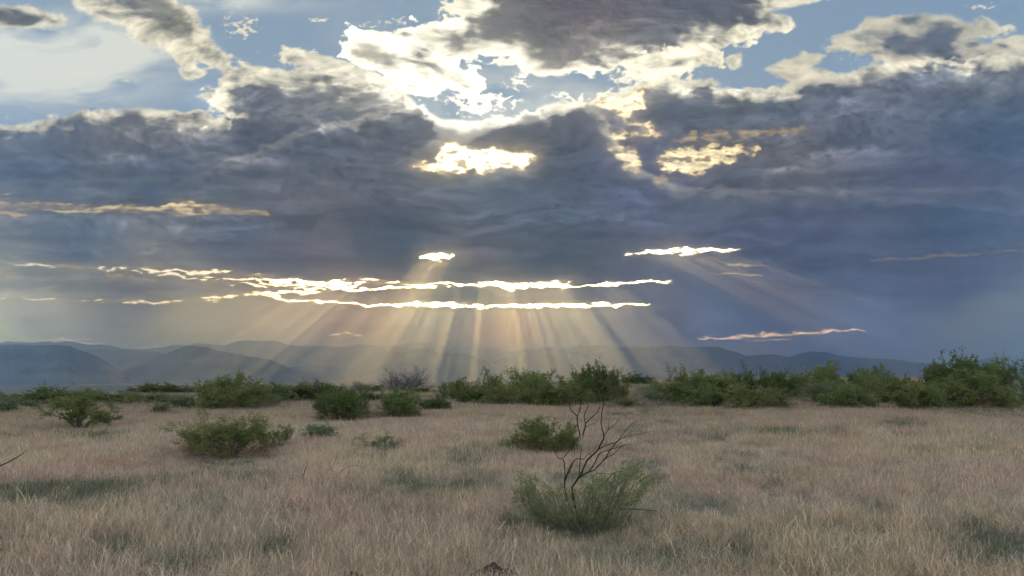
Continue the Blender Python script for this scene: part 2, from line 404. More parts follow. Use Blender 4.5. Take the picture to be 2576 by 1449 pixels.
    S = [  # polyline, gap sharpness, brightness
     ([(-200,668,4.7),(0,662,2.3),(110,668,3.1),(230,672,4.7),(420,680,4.7),(560,690,7.0),(700,702,6.2),(800,712,6.2),(900,708,7.0),(1000,716,5.5),(1120,720,6.2)], 1.0, .85),
     ([(700,702,3.1),(820,722,4.7),(900,730,3.9),(1030,722,3.1)], 1.0, .8),
     ([(480,690,2.3),(600,712,3.9),(690,722,3.9),(800,728,3.9)], 1.0, .75),
     ([(-200,748,7.0),(0,750,7.0),(70,752,3.1),(200,758,3.1),(400,758,3.9),(540,750,5.5),(600,738,7.0),(700,736,5.5),(800,734,3.9),(930,712,3.9)], 1.0, .8),
     ([(690,745,4.7),(720,756,3.9),(850,760,2.3),(960,768,3.1),(1020,766,4.7),(1100,768,3.9),(1200,770,4.7),(1300,770,4.7),(1370,768,4.7),(1480,768,3.9),(1560,768,3.1),(1640,767,1.6)], 1.0, 1.25),
     ([(1110,716,1.6),(1230,716,5.5),(1280,720,7.8),(1340,720,7.0),(1420,715,7.0),(1440,716,1.6)], 1.0, 1.5),
     ([(1432,718,2.2),(1465,720,2.3),(1530,716,3.1),(1600,711,2.3),(1640,708,3.9),(1690,707,1.6)], 1.0, 1.0),
     ([(1070,648,3.1),(1095,646,7.8),(1125,645,7.0),(1142,644,2.3)], 1.0, 1.4),
     ([(1575,636,2.3),(1640,632,4.7),(1690,633,8.6),(1740,631,6.2),(1800,630,3.9),(1850,630,2.3)], 1.0, 1.2),
     ([(1800,692,1.2),(1850,688,2.3),(1900,690,1.2)], .7, .6), ([(1830,666,1.2),(1860,664,2.3),(1900,667,1.2)], .7, .6),
     ([(-200,508,14),(0,512,13),(60,516,9.4),(170,520,6.2),(260,524,7.0),(380,528,4.7),(450,522,10.1),(500,522,7.8),(560,529,5.5),(650,534,3.9)], 1.0, .75),
     ([(-200,850,3.9),(0,853,3.9),(120,856,3.1),(230,854,1.6)], .9, .55), ([(0,860,1.6),(90,862,3.1),(290,867,1.6)], .9, .5), ([(320,875,1.6),(350,876,3.1),(390,876,1.6)], .9, .45),
     ([(830,841,1.6),(860,841,2.7),(900,841,1.6)], .8, .5), ([(905,852,1.2),(925,852,2.0),(940,852,1.2)], .8, .4),
     ([(1770,851,1.2),(1850,848,2.3),(1900,842,5.5),(1960,842,3.9),(2030,840,4.7),(2090,832,3.1),(2170,829,1.6)], 1.0, .62), ([(1880,858,1.6),(1930,855,2.3),(1990,852,1.2)], .8, .5),
     ([(2190,652,1.2),(2290,652,2.3),(2370,642,3.9),(2480,636,3.1),(2600,630,2.3)], .35, .42), ([(2450,618,0.8),(2560,612,2.3),(2700,610,1.6)], .3, .35),
     ([(60,522,1.6),(160,530,4),(280,531,3),(400,532,4),(520,536,3)], 1.0, .62), ([(400,520,3),(450,514,9),(490,512,7),(520,520,4)], 1.0, .95), ([(-200,530,10),(0,534,9),(60,540,4)], .7, .6),
     ([(560,700,2),(640,706,4),(760,722,3),(860,718,3)], 1.0, .8), ([(330,684,2),(420,690,4),(520,706,3),(600,720,3)], 1.0, .75),
     ([(0,690,10.9),(15,700,9.4),(30,706,4.7)], .9, .6),
     ([(250,706,1.6),(280,694,7.0),(330,696,6.2),(390,706,2.3)], .6, .55), ([(120,724,1.6),(135,722,2.3),(150,722,1.6)], .9, .6),
    ]
    lightcol = np.zeros(x.shape)
    for pts, sh, br in S:
        q = strip(x2, y2, pts)
        g = sstep(-.45, .95, q * 1.0 + .85 * fine + (.75 - .55 * np.exp(-((x - 1200) / 330) ** 4)) * fine2 - .02) * (q > -1.8) * sh
        if sh == 1.0 and pts[len(pts) // 2][0] < 700:
            g = g * (.25 + .75 * sstep(-.35, .15, fbm(x / 130 + 3, y / 16, 3, 305)))
        opening = np.maximum(opening, g); lightcol = np.maximum(lightcol, g * br)
        mx_ = pts[len(pts) // 2]
        if mx_[1] < 815 and sh == 1.0 and mx_[1] > 600: clear = np.maximum(clear, sstep(.30, .95, g))
        h = np.exp(-np.clip(-q, 0, 50) * .42) * (q > -10) + .9 * np.exp(-np.clip(-q, 0, 50) * 1.6) * (1 + .8 * fine)
        glowg = np.maximum(glowg, h * br * sh)
    # broad lit patches near the sun, ragged
    P = [([(1098,382),(1120,362),(1145,356),(1170,372),(1230,374),(1290,378),(1345,385),(1352,400),(1335,410),(1322,425),(1260,420),(1230,438),(1200,436),(1190,420),(1140,440),(1090,430),(1040,418),(1055,410),(1100,410)], 7, 1.9, 1.0, 31),
         ([(1527,335),(1560,330),(1610,335),(1600,300),(1500,270),(1480,250),(1560,240),(1640,222),(1620,270),(1575,300),(1640,320),(1660,338),(1540,352)], 11, 1.25, .9, 32),
         ([(1530,372),(1590,370),(1610,400),(1600,430),(1570,420)], 12, .95, .85, 33),
         ([(1655,400),(1665,380),(1740,370),(1800,372),(1870,365),(1900,375),(1850,400),(1790,420),(1770,440),(1700,435),(1660,425)], 14, 1.25, .9, 34),
         ([(1640,440),(1670,440),(1700,455),(1650,462)], 8, .5, .7, 35),
         ([(1690,345),(1760,335),(1860,325),(1950,320),(2050,318),(1950,345),(1800,355),(1700,362)], 12, .55, .6, 36)]
    for pts, rough, br, sh, seed in P:
        sd = poly_sdf(pts)
        s = read(sd, x + rough * 1.3 * fbm(x / 40, y / 25, 4, seed * 10), y + rough * fbm(x / 36, y / 22, 4, seed * 10 + 1)) + rough * .9 * fbm(x / 30, y / 16, 4, seed * 10 + 2)
        g = sstep(-4, 9, s) * sh
        hole = sstep(.05, .5, fbm(x / 38, y / 17, 4, seed * 10 + 3))
        g = g * (1 - .85 * hole * (s < 60))
        opening = np.maximum(opening, g * .9); lightcol = np.maximum(lightcol, g * br)
        glowg = np.maximum(glowg, np.exp(-np.clip(-s, 0, 400) / 16.) * br * .9)
    lateral = np.exp(-((x - 1260) / 520.) ** 2)
    gold = lin([1.0, .89, .64])[None] * (1 - lateral)[..., None] + lin([1.0, .96, .82])[None] * lateral[..., None]
    gapc = np.where((y > 815)[..., None], lin([1.0, .82, .64])[None], gold)
    edge_gold = (1 - sstep(.25, .95, opening))[..., None] * np.ones(3)
    gapc = gapc * (1 - edge_gold * np.array([0, .17, .45]))
    C = C + (gapc * .12 * (glowg * (.5 + 1.1 * lateral))[..., None])
    w = np.clip(opening, 0, 1)[..., None]
    lowgain = 1 + 3.2 * sstep(800, 830, y)
    lum = lowgain * (lightcol / np.maximum(opening, 1e-3)) * (.95 + .75 * lateral * (y < 815)) * (.92 + .5 * fine2 + .35 * fine)
    look = C * (1 - w) + w * gapc * np.clip(lum, .3, 5)[..., None]
    # an opening is thin bright cloud that lets most of the sunlight by
    keyhole = clear * np.exp(-((x - 1710) / 150) ** 4 - ((y - 632) / 20) ** 4) * .95
    A = np.clip(1 - np.maximum(keyhole, clear * (T_SIDE + (T_MID - T_SIDE) * np.exp(-((x - 1240) / 500.) ** 4 - ((x - 1240) / 500.) ** 2 * .3))), 0.1, 1)
    C = np.maximum(look - (1 - A)[..., None] * np.array(BEHIND), 0) / A[..., None]
    return C, A, opening


# ================================================================ the clouds: one deck at cloud height, with its openings
DECK = 1450.0
def build_clouds():
    az = np.radians(np.linspace(-44, 44, NAZ)); el = np.radians(np.concatenate([np.linspace(0.25, 12, int(NEL * .42)), np.linspace(12, 36, int(NEL * .58))[1:]]))
    AZ, EL = np.meshgrid(az, el)
    X, Y = grid_of(AZ, EL)
    col, cover, opening = build_sky(X.ravel(), Y.ravel())
    # the deck sags and swells like real cloud bases
    d = DECK / np.sin(EL)
    d = np.minimum(d, 90000.0 + 0 * d)
    swell = 1 + 0.012 * fbm(AZ * 14, EL * 40, 4, 901)
    d = d * swell
    V = np.stack([np.sin(AZ) * np.cos(EL) * d, np.cos(AZ) * np.cos(EL) * d, np.sin(EL) * d], -1).reshape(-1, 3)
    fade = (sstep(44, 41, np.degrees(np.abs(AZ))) * sstep(36, 33, np.degrees(EL))).ravel()
    me = mesh_np("clouds", V, grid_quads(len(az), len(el)), smooth=True)
    a = me.color_attributes.new("cloud", 'FLOAT_COLOR', 'POINT')
    a.data.foreach_set("color", np.concatenate([col, (cover * fade)[:, None]], 1).astype(np.float32).ravel())
    m, nt, out = new_mat("cloud")
    at = nt.nodes.new("ShaderNodeAttribute"); at.attribute_name = "cloud"
    em = nt.nodes.new("ShaderNodeEmission"); tr = nt.nodes.new("ShaderNodeBsdfTransparent"); mx = nt.nodes.new("ShaderNodeMixShader")
    nt.links.new(at.outputs["Color"], em.inputs[0]); em.inputs[1].default_value = CLOUD_K
    nt.links.new(at.outputs["Alpha"], mx.inputs[0]); nt.links.new(tr.outputs[0], mx.inputs[1]); nt.links.new(em.outputs[0], mx.inputs[2])
    nt.links.new(mx.outputs[0], out.inputs[0])
    m.cycles.emission_sampling = 'NONE'
    me.materials.append(m)
    o = link("clouds", me); tag(o, kind="structure")
build_clouds()


# ================================================================ the land
VALLEY = -60.0
def edge_dist(az):
    """how far the grassland runs before it drops to the valley"""
    d = np.degrees(az)
    return 47 + 30 * sstep(-33, -14, d) + 30 * sstep(-14, -4, d) + 240 * sstep(-4, 11, d)

def land_z(x, y):
    x = np.asarray(x, float); y = np.asarray(y, float)
    r = np.hypot(x, y); az = np.arctan2(x, np.maximum(y, 1e-3) * 1.0)
    e = edge_dist(az)
    z = 0.10 * fbm(x / 23, y / 23, 3, 501) * sstep(2, 12, r) + 0.5 * fbm(x / 120, y / 120, 2, 502) * sstep(30, 90, r)
    z = z + 0.0045 * np.clip(r - 40, 0, 400) * sstep(math.radians(-2), math.radians(28), az)
    drop = sstep(0, 1, (r - e) / 2200.0)
    z = z * (1 - drop) + VALLEY * drop - 0.012 * np.clip(r - e, 0, 200) * (1 - drop)
    z = np.where(y < -50, 0, z)
    return z

def build_land():
    rr = np.concatenate([[0.0], np.geomspace(1.0, 60000.0, 260)])
    th = np.linspace(-math.pi, math.pi, 721)
    T, RR = np.meshgrid(th, rr)
    x = np.sin(T) * RR; y = np.cos(T) * RR
    z = land_z(x, y)
    me = mesh_np("ground", np.stack([x, y, z], -1).reshape(-1, 3), grid_quads(721, 261)[:, ::-1], smooth=True)
    m, nt, out = new_mat("dry_soil")
    b = nt.nodes.new("ShaderNodeBsdfPrincipled"); b.inputs["Roughness"].default_value = 0.95; b.inputs["Specular IOR Level"].default_value = 0.1
    tc = nt.nodes.new("ShaderNodeNewGeometry"); n = nt.nodes.new("ShaderNodeTexNoise"); n.inputs["Scale"].default_value = 0.9; n.inputs["Detail"].default_value = 6
    n2 = nt.nodes.new("ShaderNodeTexNoise"); n2.inputs["Scale"].default_value = 0.004; n2.inputs["Detail"].default_value = 7
    r1 = nt.nodes.new("ShaderNodeValToRGB"); r1.color_ramp.elements[0].color = (.085, .06, .045, 1); r1.color_ramp.elements[1].color = (.20, .155, .115, 1)
    r2 = nt.nodes.new("ShaderNodeValToRGB"); r2.color_ramp.elements[0].position = .38; r2.color_ramp.elements[1].position = .62
    r2.color_ramp.elements[0].color = (.07, .085, .045, 1); r2.color_ramp.elements[1].color = (.21, .18, .12, 1)
    mx = nt.nodes.new("ShaderNodeMix"); mx.data_type = 'RGBA'; mx.inputs[0].default_value = .5
    nt.links.new(tc.outputs["Position"], n.inputs["Vector"]); nt.links.new(tc.outputs["Position"], n2.inputs["Vector"])
    nt.links.new(n.outputs[0], r1.inputs[0]); nt.links.new(n2.outputs[0], r2.inputs[0])
    nt.links.new(r1.outputs[0], mx.inputs[6]); nt.links.new(r2.outputs[0], mx.inputs[7]); nt.links.new(mx.outputs[2], b.inputs["Base Color"])
    nt.links.new(b.outputs[0], out.inputs[0])
    me.materials.append(m)
    tag(link("ground", me), kind="structure")
build_land()

RANGES = [
 ("far_mountains", 25500, 3400, [(-420,868),(-200,860),(0,863),(19,857),(33,860),(80,862),(115,858),(140,862),(173,858),(198,862),(225,869),(253,866),(283,869),(306,877),(351,878),(371,877),(401,874.5),(438,868),(476,868),(498,863),(526,866),(564,869),(594,858),(621,856),(645,858),(678,856),(700,858.6),(725,867),(758,870.7),(805,870.7),(863,872.7),(903,866),(941,868),(966,870.7),(1008,865.7),(1041,862.7),(1058.6,859),(1081,862),(1109,869.4),(1146,870.7),(1196,873),(1234,878),(1290,884),(1328,878),(1373,873),(1403,876.5),(1450,880),(1560,900),(1700,930)]),
 ("right_mountains", 16000, 2600, [(1340,925),(1380,890),(1403,880),(1441,873),(1461,867.4),(1476,870),(1508,867.4),(1541,868.7),(1556,872.7),(1601,871),(1620,873),(1649,873),(1674,869),(1716,872),(1749,873),(1804,872),(1837,882),(1854,886),(1877,895.7),(1912,893),(1946,891),(1963,895),(1986,898),(2006,891),(2036,884),(2081,886),(2106,894.5),(2144,898),(2199,902),(2249,903),(2282,909.5),(2322,913),(2400,928),(2460,940)]),
 ("distant_hill", 30000, 2500, [(2380,930),(2440,912),(2482,899.5),(2507,896),(2532,901),(2600,906),(2700,899),(2800,910),(2900,935)]),
 ("small_far_ridge", 17500, 1500, [(170,925),(195,893),(213,881),(250,878),(288,881),(330,900),(370,930)]),
 ("mid_left_ridge", 15500, 1700, [(200,930),(245,896),(265,892),(300,879.5),(331,882),(363,884.5),(398,884),(416,890),(470,915),(520,938)]),
 ("faint_middle_ridge", 16000, 1800, [(700,940),(785,913),(826,898),(861,885),(896,884),(933,876),(955,879),(1010,895),(1080,925),(1110,940)]),
 ("left_mountain", 9300, 1600, [(-480,905),(-360,880),(-200,866),(-80,872),(0,868),(40,866),(83,869),(140,868),(175,869.4),(188,877),(208,882),(238,894.5),(275,913),(298,931),(330,950),(350,958)]),
 ("broad_hump_mountain", 9800, 1500, [(225,963),(238,960),(275,946),(326,926),(376,906),(426,887),(458,873),(483,869.4),(521,873.7),(551,882),(589,889.5),(611,892),(626,897),(645,898),(683,906),(708,917),(730,924.5),(758,932),(800,945),(820,950)]),
 ("low_knoll", 11800, 900, [(700,940),(730,924),(770,921),(808,918),(833,919.5),(850,924.5),(866,931),(890,942)]),
 ("centre_mountain", 11800, 1600, [(862,946),(871,939.6),(891,923),(908,903),(921,892),(951,882),(966,872),(991,869.4),(1011,872),(1034,878),(1056,875.7),(1079,878),(1096,884.5),(1136,889),(1161,886),(1176,889),(1209,901),(1236,913),(1275,930),(1310,942)]),
 ("centre_spur", 11300, 1000, [(920,946),(933,938),(971,893),(988,879.5),(1001,884.5),(1016,893),(1045,925),(1070,942)]),
 ("peaked_hill", 12800, 1500, [(1210,935),(1250,905),(1290,895),(1313,893),(1328,883),(1336,877),(1346,876),(1358,881),(1376,891),(1398,896),(1416,891),(1436,887),(1451,882),(1466,888),(1486,893),(1530,910),(1590,935),(1610,942)]),
]
def build_ranges():
    m, nt, out = new_mat("mountain_scrub")
    b = nt.nodes.new("ShaderNodeBsdfDiffuse")
    g = nt.nodes.new("ShaderNodeNewGeometry"); n = nt.nodes.new("ShaderNodeTexNoise"); n.inputs["Scale"].default_value = 0.0022; n.inputs["Detail"].default_value = 8
    r1 = nt.nodes.new("ShaderNodeValToRGB"); r1.color_ramp.elements[0].position = .35; r1.color_ramp.elements[1].position = .65
    r1.color_ramp.elements[0].color = (.090, .105, .118, 1); r1.color_ramp.elements[1].color = (.165, .180, .190, 1)
    nt.links.new(g.outputs["Position"], n.inputs["Vector"]); nt.links.new(n.outputs[0], r1.inputs[0]); nt.links.new(r1.outputs[0], b.inputs[0]); nt.links.new(b.outputs[0], out.inputs[0])
    for i, (name, dist, depth, prof) in enumerate(RANGES):
        p = np.array(prof, float)
        px = np.linspace(p[0, 0], p[-1, 0], max(60, int((p[-1, 0] - p[0, 0]) / 2.2)))
        py = np.interp(px, p[:, 0], p[:, 1])
        k = np.array([.25, .5, .25]); pys = np.convolve(np.pad(py, 1, 'edge'), k, 'valid')
        py = pys + .5 * fbm(px / 9, px * 0 + i, 3, 600 + i)
        dirs = np.array([ray(a, c)[:] for a, c in zip(px, py)])
        hl = np.hypot(dirs[:, 0], dirs[:, 1])
        base = dirs / hl[:, None]                       # horizontal length 1
        hgt = EYE + base[:, 2] * dist - VALLEY + 4      # crest above the valley
        hgt = np.maximum(hgt, 1.0)
        nv = 41
        v = np.linspace(-1, 1, nv)
        VV, U = np.meshgrid(v, np.arange(len(px)), indexing='ij')
        foot = 1.25 * np.sqrt(hgt / hgt.max())[None, :] * depth
        d = dist + VV * foot
        shape = (1 - np.abs(VV)) ** 1.25
        gul = fbm(base[None, :, 0] * d / 620.0 + i * 7, base[None, :, 1] * d / 900.0, 6, 620 + i)
        side = 4 * np.abs(VV) * (1 - np.abs(VV))
        z = VALLEY - 4 + hgt[None, :] * np.clip(shape + .16 * gul * side, 0, 1.2)
        x = base[None, :, 0] * d; y = base[None, :, 1] * d
        me = mesh_np(name, np.stack([x, y, z], -1).reshape(-1, 3), grid_quads(len(px), nv), m, smooth=True)
        tag(link(name, me), kind="structure")
build_ranges()


# ================================================================ shrubs
def ground_hit(px, py):
    """where the sight line through a picture point meets the land"""
    d = ray(px, py)
    ts = np.geomspace(2.0, 1500.0, 4000)
    x = d.x * ts; y = d.y * ts; z = EYE + d.z * ts
    below = np.nonzero(z < land_z(x, y))[0]
    i = below[0] if len(below) else len(ts) - 1
    return float(x[i]), float(y[i])

def at_distance(px, dist):
    d = ray(px, 950); h = math.hypot(d.x, d.y)
    x = d.x / h * dist; y = d.y / h * dist
    return x, y

def bark_mat(name, c0, c1, rough=.9):
    m, nt, out = new_mat(name)
    b = nt.nodes.new("ShaderNodeBsdfPrincipled"); b.inputs["Roughness"].default_value = rough; b.inputs["Specular IOR Level"].default_value = .2
    g = nt.nodes.new("ShaderNodeNewGeometry"); n = nt.nodes.new("ShaderNodeTexNoise"); n.inputs["Scale"].default_value = 22; n.inputs["Detail"].default_value = 4
    r = nt.nodes.new("ShaderNodeValToRGB"); r.color_ramp.elements[0].color = (*c0, 1); r.color_ramp.elements[1].color = (*c1, 1); r.color_ramp.elements[0].position = .35; r.color_ramp.elements[1].position = .7
    nt.links.new(g.outputs["Position"], n.inputs["Vector"]); nt.links.new(n.outputs[0], r.inputs[0]); nt.links.new(r.outputs[0], b.inputs["Base Color"]); nt.links.new(b.outputs[0], out.inputs[0])
    return m

def leaf_mat(name, c, spread=.35, transl=.35):
    """leaf green varied leaf by leaf (stored tint) and shrub by shrub"""
    m, nt, out = new_mat(name)
    at = nt.nodes.new("ShaderNodeAttribute"); at.attribute_name = "tint"
    oi = nt.nodes.new("ShaderNodeObjectInfo")
    hs = nt.nodes.new("ShaderNodeHueSaturation"); hs.inputs["Color"].default_value = (*c, 1)
    mr = nt.nodes.new("ShaderNodeMapRange"); mr.inputs[3].default_value = 1 - spread; mr.inputs[4].default_value = 1 + spread * 1.6
    mh = nt.nodes.new("ShaderNodeMapRange"); mh.inputs[3].default_value = .475; mh.inputs[4].default_value = .515
    nt.links.new(at.outputs["Fac"], mr.inputs[0]); nt.links.new(oi.outputs["Random"], mh.inputs[0])
    nt.links.new(mr.outputs[0], hs.inputs["Value"]); nt.links.new(mh.outputs[0], hs.inputs["Hue"])
    d = nt.nodes.new("ShaderNodeBsdfDiffuse"); t = nt.nodes.new("ShaderNodeBsdfTranslucent"); mx = nt.nodes.new("ShaderNodeMixShader"); mx.inputs[0].default_value = transl
    nt.links.new(hs.outputs[0], d.inputs[0]); nt.links.new(hs.outputs[0], t.inputs[0]); nt.links.new(d.outputs[0], mx.inputs[1]); nt.links.new(t.outputs[0], mx.inputs[2])
    nt.links.new(mx.outputs[0], out.inputs[0])
    return m

M_BARK = bark_mat("grey_bark", (.045, .038, .03), (.14, .12, .095))
M_DEAD = bark_mat("dead_black_wood", (.010, .008, .007), (.045, .032, .026))
M_GREY = bark_mat("bleached_twigs", (.085, .07, .075), (.20, .17, .17))
M_LEAF = leaf_mat("mesquite_leaf", (.128, .138, .046))
M_LEAF2 = leaf_mat("dark_leaf", (.086, .100, .035))
M_LEAF3 = leaf_mat("pale_grey_green_leaf", (.140, .155, .078))
M_NEARL = leaf_mat("narrow_grey_green_leaf", (.168, .168, .074), .5, .4)
M_DRYT = leaf_mat("dry_brown_sprig", (.19, .125, .08), .3, .2)

class Tubes:
    def __init__(s): s.v = []; s.f = []; s.n = 0
    def add(s, pts, rads, sides=4):
        P = np.array(pts, float); k = len(P)
        if k < 2: return
        T = np.gradient(P, axis=0); T /= np.linalg.norm(T, axis=1)[:, None] + 1e-9
        ref = np.array([.31, .87, .38]); A = np.cross(T, ref); A /= np.linalg.norm(A, axis=1)[:, None] + 1e-9; B = np.cross(T, A)
        a = np.arange(sides) * 2 * math.pi / sides
        ring = P[:, None] + (A[:, None] * np.cos(a)[None, :, None] + B[:, None] * np.sin(a)[None, :, None]) * np.array(rads)[:, None, None]
        s.v.append(ring.reshape(-1, 3))
        i = s.n + np.arange(k * sides).reshape(k, sides); j = np.roll(i, -1, axis=1)
        s.f.append(np.stack([i[:-1], j[:-1], j[1:], i[1:]], -1).reshape(-1, 4)); s.n += k * sides
    def mesh(s, name, mat): return mesh_np(name, np.concatenate(s.v), np.concatenate(s.f), mat, True)

def leaf_mesh(name, pos, dirs, ln, wd, mat, r, droop=.0, tint=None, tintk=.45):
    """one small folded blade of four corners for every leaf"""
    n = len(pos); pos = np.asarray(pos); d = np.asarray(dirs, float) + r.normal(0, .55, (n, 3)); d[:, 2] -= droop
    d /= np.linalg.norm(d, axis=1)[:, None] + 1e-9
    side = np.cross(d, r.normal(0, 1, (n, 3))); side /= np.linalg.norm(side, axis=1)[:, None] + 1e-9
    L = ln * r.uniform(.55, 1.35, n)[:, None]; W = wd * r.uniform(.6, 1.3, n)[:, None]
    q = np.stack([pos, pos + d * L * .45 + side * W * .5, pos + d * L, pos + d * L * .45 - side * W * .5], 1)
    me = mesh_np(name, q.reshape(-1, 3), np.arange(n * 4).reshape(n, 4), mat)
    t = r.uniform(0, 1, n)
    if tint is not None: t = np.clip((1 - tintk) * t + tintk * tint, 0, 1)
    a = me.attributes.new("tint", 'FLOAT', 'POINT'); a.data.foreach_set("value", np.repeat(t, 4).astype(np.float32))
    return me

def grow(r, tubes, tips, p, d, length, rad, level, maxlev, wander, up, spread, kids, taper=.45):
    n = 6 if level < maxlev else 5
    pts = [p.copy()]; q = p.copy(); d = d / np.linalg.norm(d)
    for i in range(n):
        d = d + r.normal(0, wander, 3) + np.array([0, 0, up]); d /= np.linalg.norm(d)
        q = q + d * length / n
        q[2] = max(q[2], .03)
        pts.append(q.copy())
    rads = np.linspace(rad, rad * taper, n + 1)
    tubes.add(pts, rads, 5 if level == 0 else (4 if level < maxlev else 3))
    P = np.array(pts)
    if level >= maxlev - 1: tips.append((P, level))
    if level < maxlev:
        for k in range(kids[level]):
            t = r.uniform(.25, 1.0); i = min(int(t * n), n - 1); base = P[i] + (P[i + 1] - P[i]) * (t * n - i)
            dd = (P[i + 1] - P[i]); dd /= np.linalg.norm(dd) + 1e-9
            o = r.normal(0, 1, 3); o -= dd * o.dot(dd); o /= np.linalg.norm(o) + 1e-9
            nd = dd + o * spread * r.uniform(.5, 1.2)
            grow(r, tubes, tips, base, nd, length * r.uniform(.45, .78), rad * (1 - t * .5) * .55, level + 1, maxlev, wander, up, spread, kids, taper)

def shrub_proto(seed, stems=7, leaves=9000, lean=.9, mat=None, leaf=(.085, .026), kids=(5, 5, 4), bark=None, length=.62, up=.05, wander=.16, spread=.9, bare=.0, base_r=.12, rad=.03):
    """a shrub about 2 wide and 1 high: returns trunk mesh, foliage mesh (or None), half width, height"""
    r = np.random.default_rng(seed)
    tb = Tubes(); tips = []
    for s in range(stems):
        a = 2 * math.pi * (s + r.uniform(-.35, .35)) / stems; tilt = r.uniform(.15, 1) * lean
        d = np.array([math.cos(a) * tilt, math.sin(a) * tilt, 1.0 - .25 * tilt])
        p = np.array([math.cos(a) * base_r * r.uniform(.2, 1), math.sin(a) * base_r * r.uniform(.2, 1), -.04])
        grow(r, tb, tips, p, d, length * r.uniform(.7, 1.15), rad * r.uniform(.6, 1), 0, 3, wander, up, spread, kids)
    tm = tb.mesh("trunk", bark or M_BARK)
    fm = None
    allp = np.concatenate([t[0] for t in tips])
    if leaves:
        k = r.integers(0, len(tips), leaves)
        # whole sprays are missing or thin here and there, so the crown breaks into clumps
        weight = r.uniform(0, 1, len(tips)) ** 1.2; weight[weight < bare] = 0
        k = r.choice(len(tips), leaves, p=weight / weight.sum())
        seg = r.integers(0, 4, leaves); f = r.uniform(0, 1, leaves)
        A = np.array([tips[i][0][min(s_, len(tips[i][0]) - 2)] for i, s_ in zip(k, seg)]); B = np.array([tips[i][0][min(s_ + 1, len(tips[i][0]) - 1)] for i, s_ in zip(k, seg)])
        pos = A + (B - A) * f[:, None] + r.normal(0, .022, (leaves, 3)); pos[:, 2] = np.maximum(pos[:, 2], .02)
        tn = r.uniform(0, 1, len(tips))[k]
        dr = B - A; dr /= np.linalg.norm(dr, axis=1)[:, None] + 1e-9
        fm = leaf_mesh("foliage", pos, dr, leaf[0], leaf[1], mat or M_LEAF, r, .15, tn)
    hw = np.percentile(np.abs(allp[:, :2]), 98.2); h = np.percentile(allp[:, 2], 99.7) + .04
    return tm, fm, hw, h

PROTOS = {}
def protos():
    for i in range(4): PROTOS["round%d" % i] = shrub_proto(100 + i, stems=10, leaves=13500, lean=1.0, spread=1.05, wander=.2, bare=.12, mat=M_LEAF, leaf=(.062, .020))
    for i in range(3): PROTOS["dark%d" % i] = shrub_proto(120 + i, stems=10, leaves=15000, mat=M_LEAF2, leaf=(.058, .021), lean=.95, spread=1.0, wander=.2, bare=.1)
    for i in range(2): PROTOS["pale%d" % i] = shrub_proto(140 + i, stems=7, leaves=6500, mat=M_LEAF3, leaf=(.060, .020), bare=.3)
    for i in range(2): PROTOS["sparse%d" % i] = shrub_proto(150 + i, stems=6, leaves=4200, mat=M_LEAF, leaf=(.055, .022), bare=.45, wander=.22, up=.09)
    PROTOS["tree0"] = shrub_proto(161, stems=4, leaves=6000, mat=M_LEAF, leaf=(.055, .018), lean=.95, base_r=.03, rad=.04, length=.62, bare=.25)
    for i in range(2): PROTOS["bare%d" % i] = shrub_proto(170 + i, stems=11, leaves=0, bark=M_GREY, kids=(6, 5, 4), wander=.12, up=.07, rad=.042, spread=.7, length=.6)
    PROTOS["fine0"] = shrub_proto(181, stems=15, leaves=26000, lean=1.3, mat=M_LEAF, leaf=(.045, .0105), kids=(5, 4, 4), length=.66, rad=.014, wander=.13)
    PROTOS["fine1"] = shrub_proto(182, stems=10, leaves=10000, lean=1.2, mat=M_LEAF, leaf=(.060, .012), kids=(5, 4, 3), length=.66, rad=.014, wander=.16, bare=.2)
protos()

DRY = []
def dry_foot(hw, h):
    if not DRY:
        r = np.random.default_rng(44); n = 2600; k = r.uniform(-1, 1, (60, 2)) * .8; i = r.integers(0, 60, n)
        a = k[i] * hw + r.normal(0, .06, (n, 2)); z = np.abs(r.normal(0, .14, n)) * h + .03
        d = np.stack([a[:, 0], a[:, 1], np.full(n, .5)], -1)
        DRY.append(leaf_mesh("dry_sprigs", np.stack([a[:, 0], a[:, 1], z], -1), d, .085, .009, M_DRYT, r))
    return DRY[0]

def put_shrub(px, base, width, top, kind, label, dist=None, cat="shrub", group=None, name="mesquite_shrub", rz=None, deep=.85):
    """base / top / width are picture rows and columns; they fix the shrub's place and real size"""
    sunk = kind.startswith('pale')
    x, y = ground_hit(px, base + (8 if sunk else 22) * ((base - 948) / 180.0)) if dist is None else at_distance(px, dist)
    FEET.append((x, y, width / F * math.hypot(x, y) * .5 if dist is None and not sunk else .0))
    z = float(land_z(np.array([x]), np.array([y]))[0])
    R_ = math.hypot(x, y)
    wid = width / F * R_
    topz = EYE + math.tan(math.asin(ray(px, top).z)) * R_
    hei = max(topz - z, .25)
    tm, fm, hw, h = PROTOS[kind]
    e = bpy.data.objects.new(name, None); C.objects.link(e)
    e.location = (x, y, z); e.empty_display_size = .2
    e.rotation_euler = (0, 0, rnd.uniform(0, 6.28) if rz is None else rz)
    e.scale = (wid / 2 / hw, wid / 2 / hw * deep, hei / h)
    link("trunk", tm, e)
    if fm: link("foliage", fm, e)
    if (label.find('brown') >= 0 or label.find('reddish') >= 0 or kind in ('round2', 'dark0')) and name == 'mesquite_shrub': link('dry_sprigs', dry_foot(hw, h), e)
    tag(e, label, cat, group)
    return e

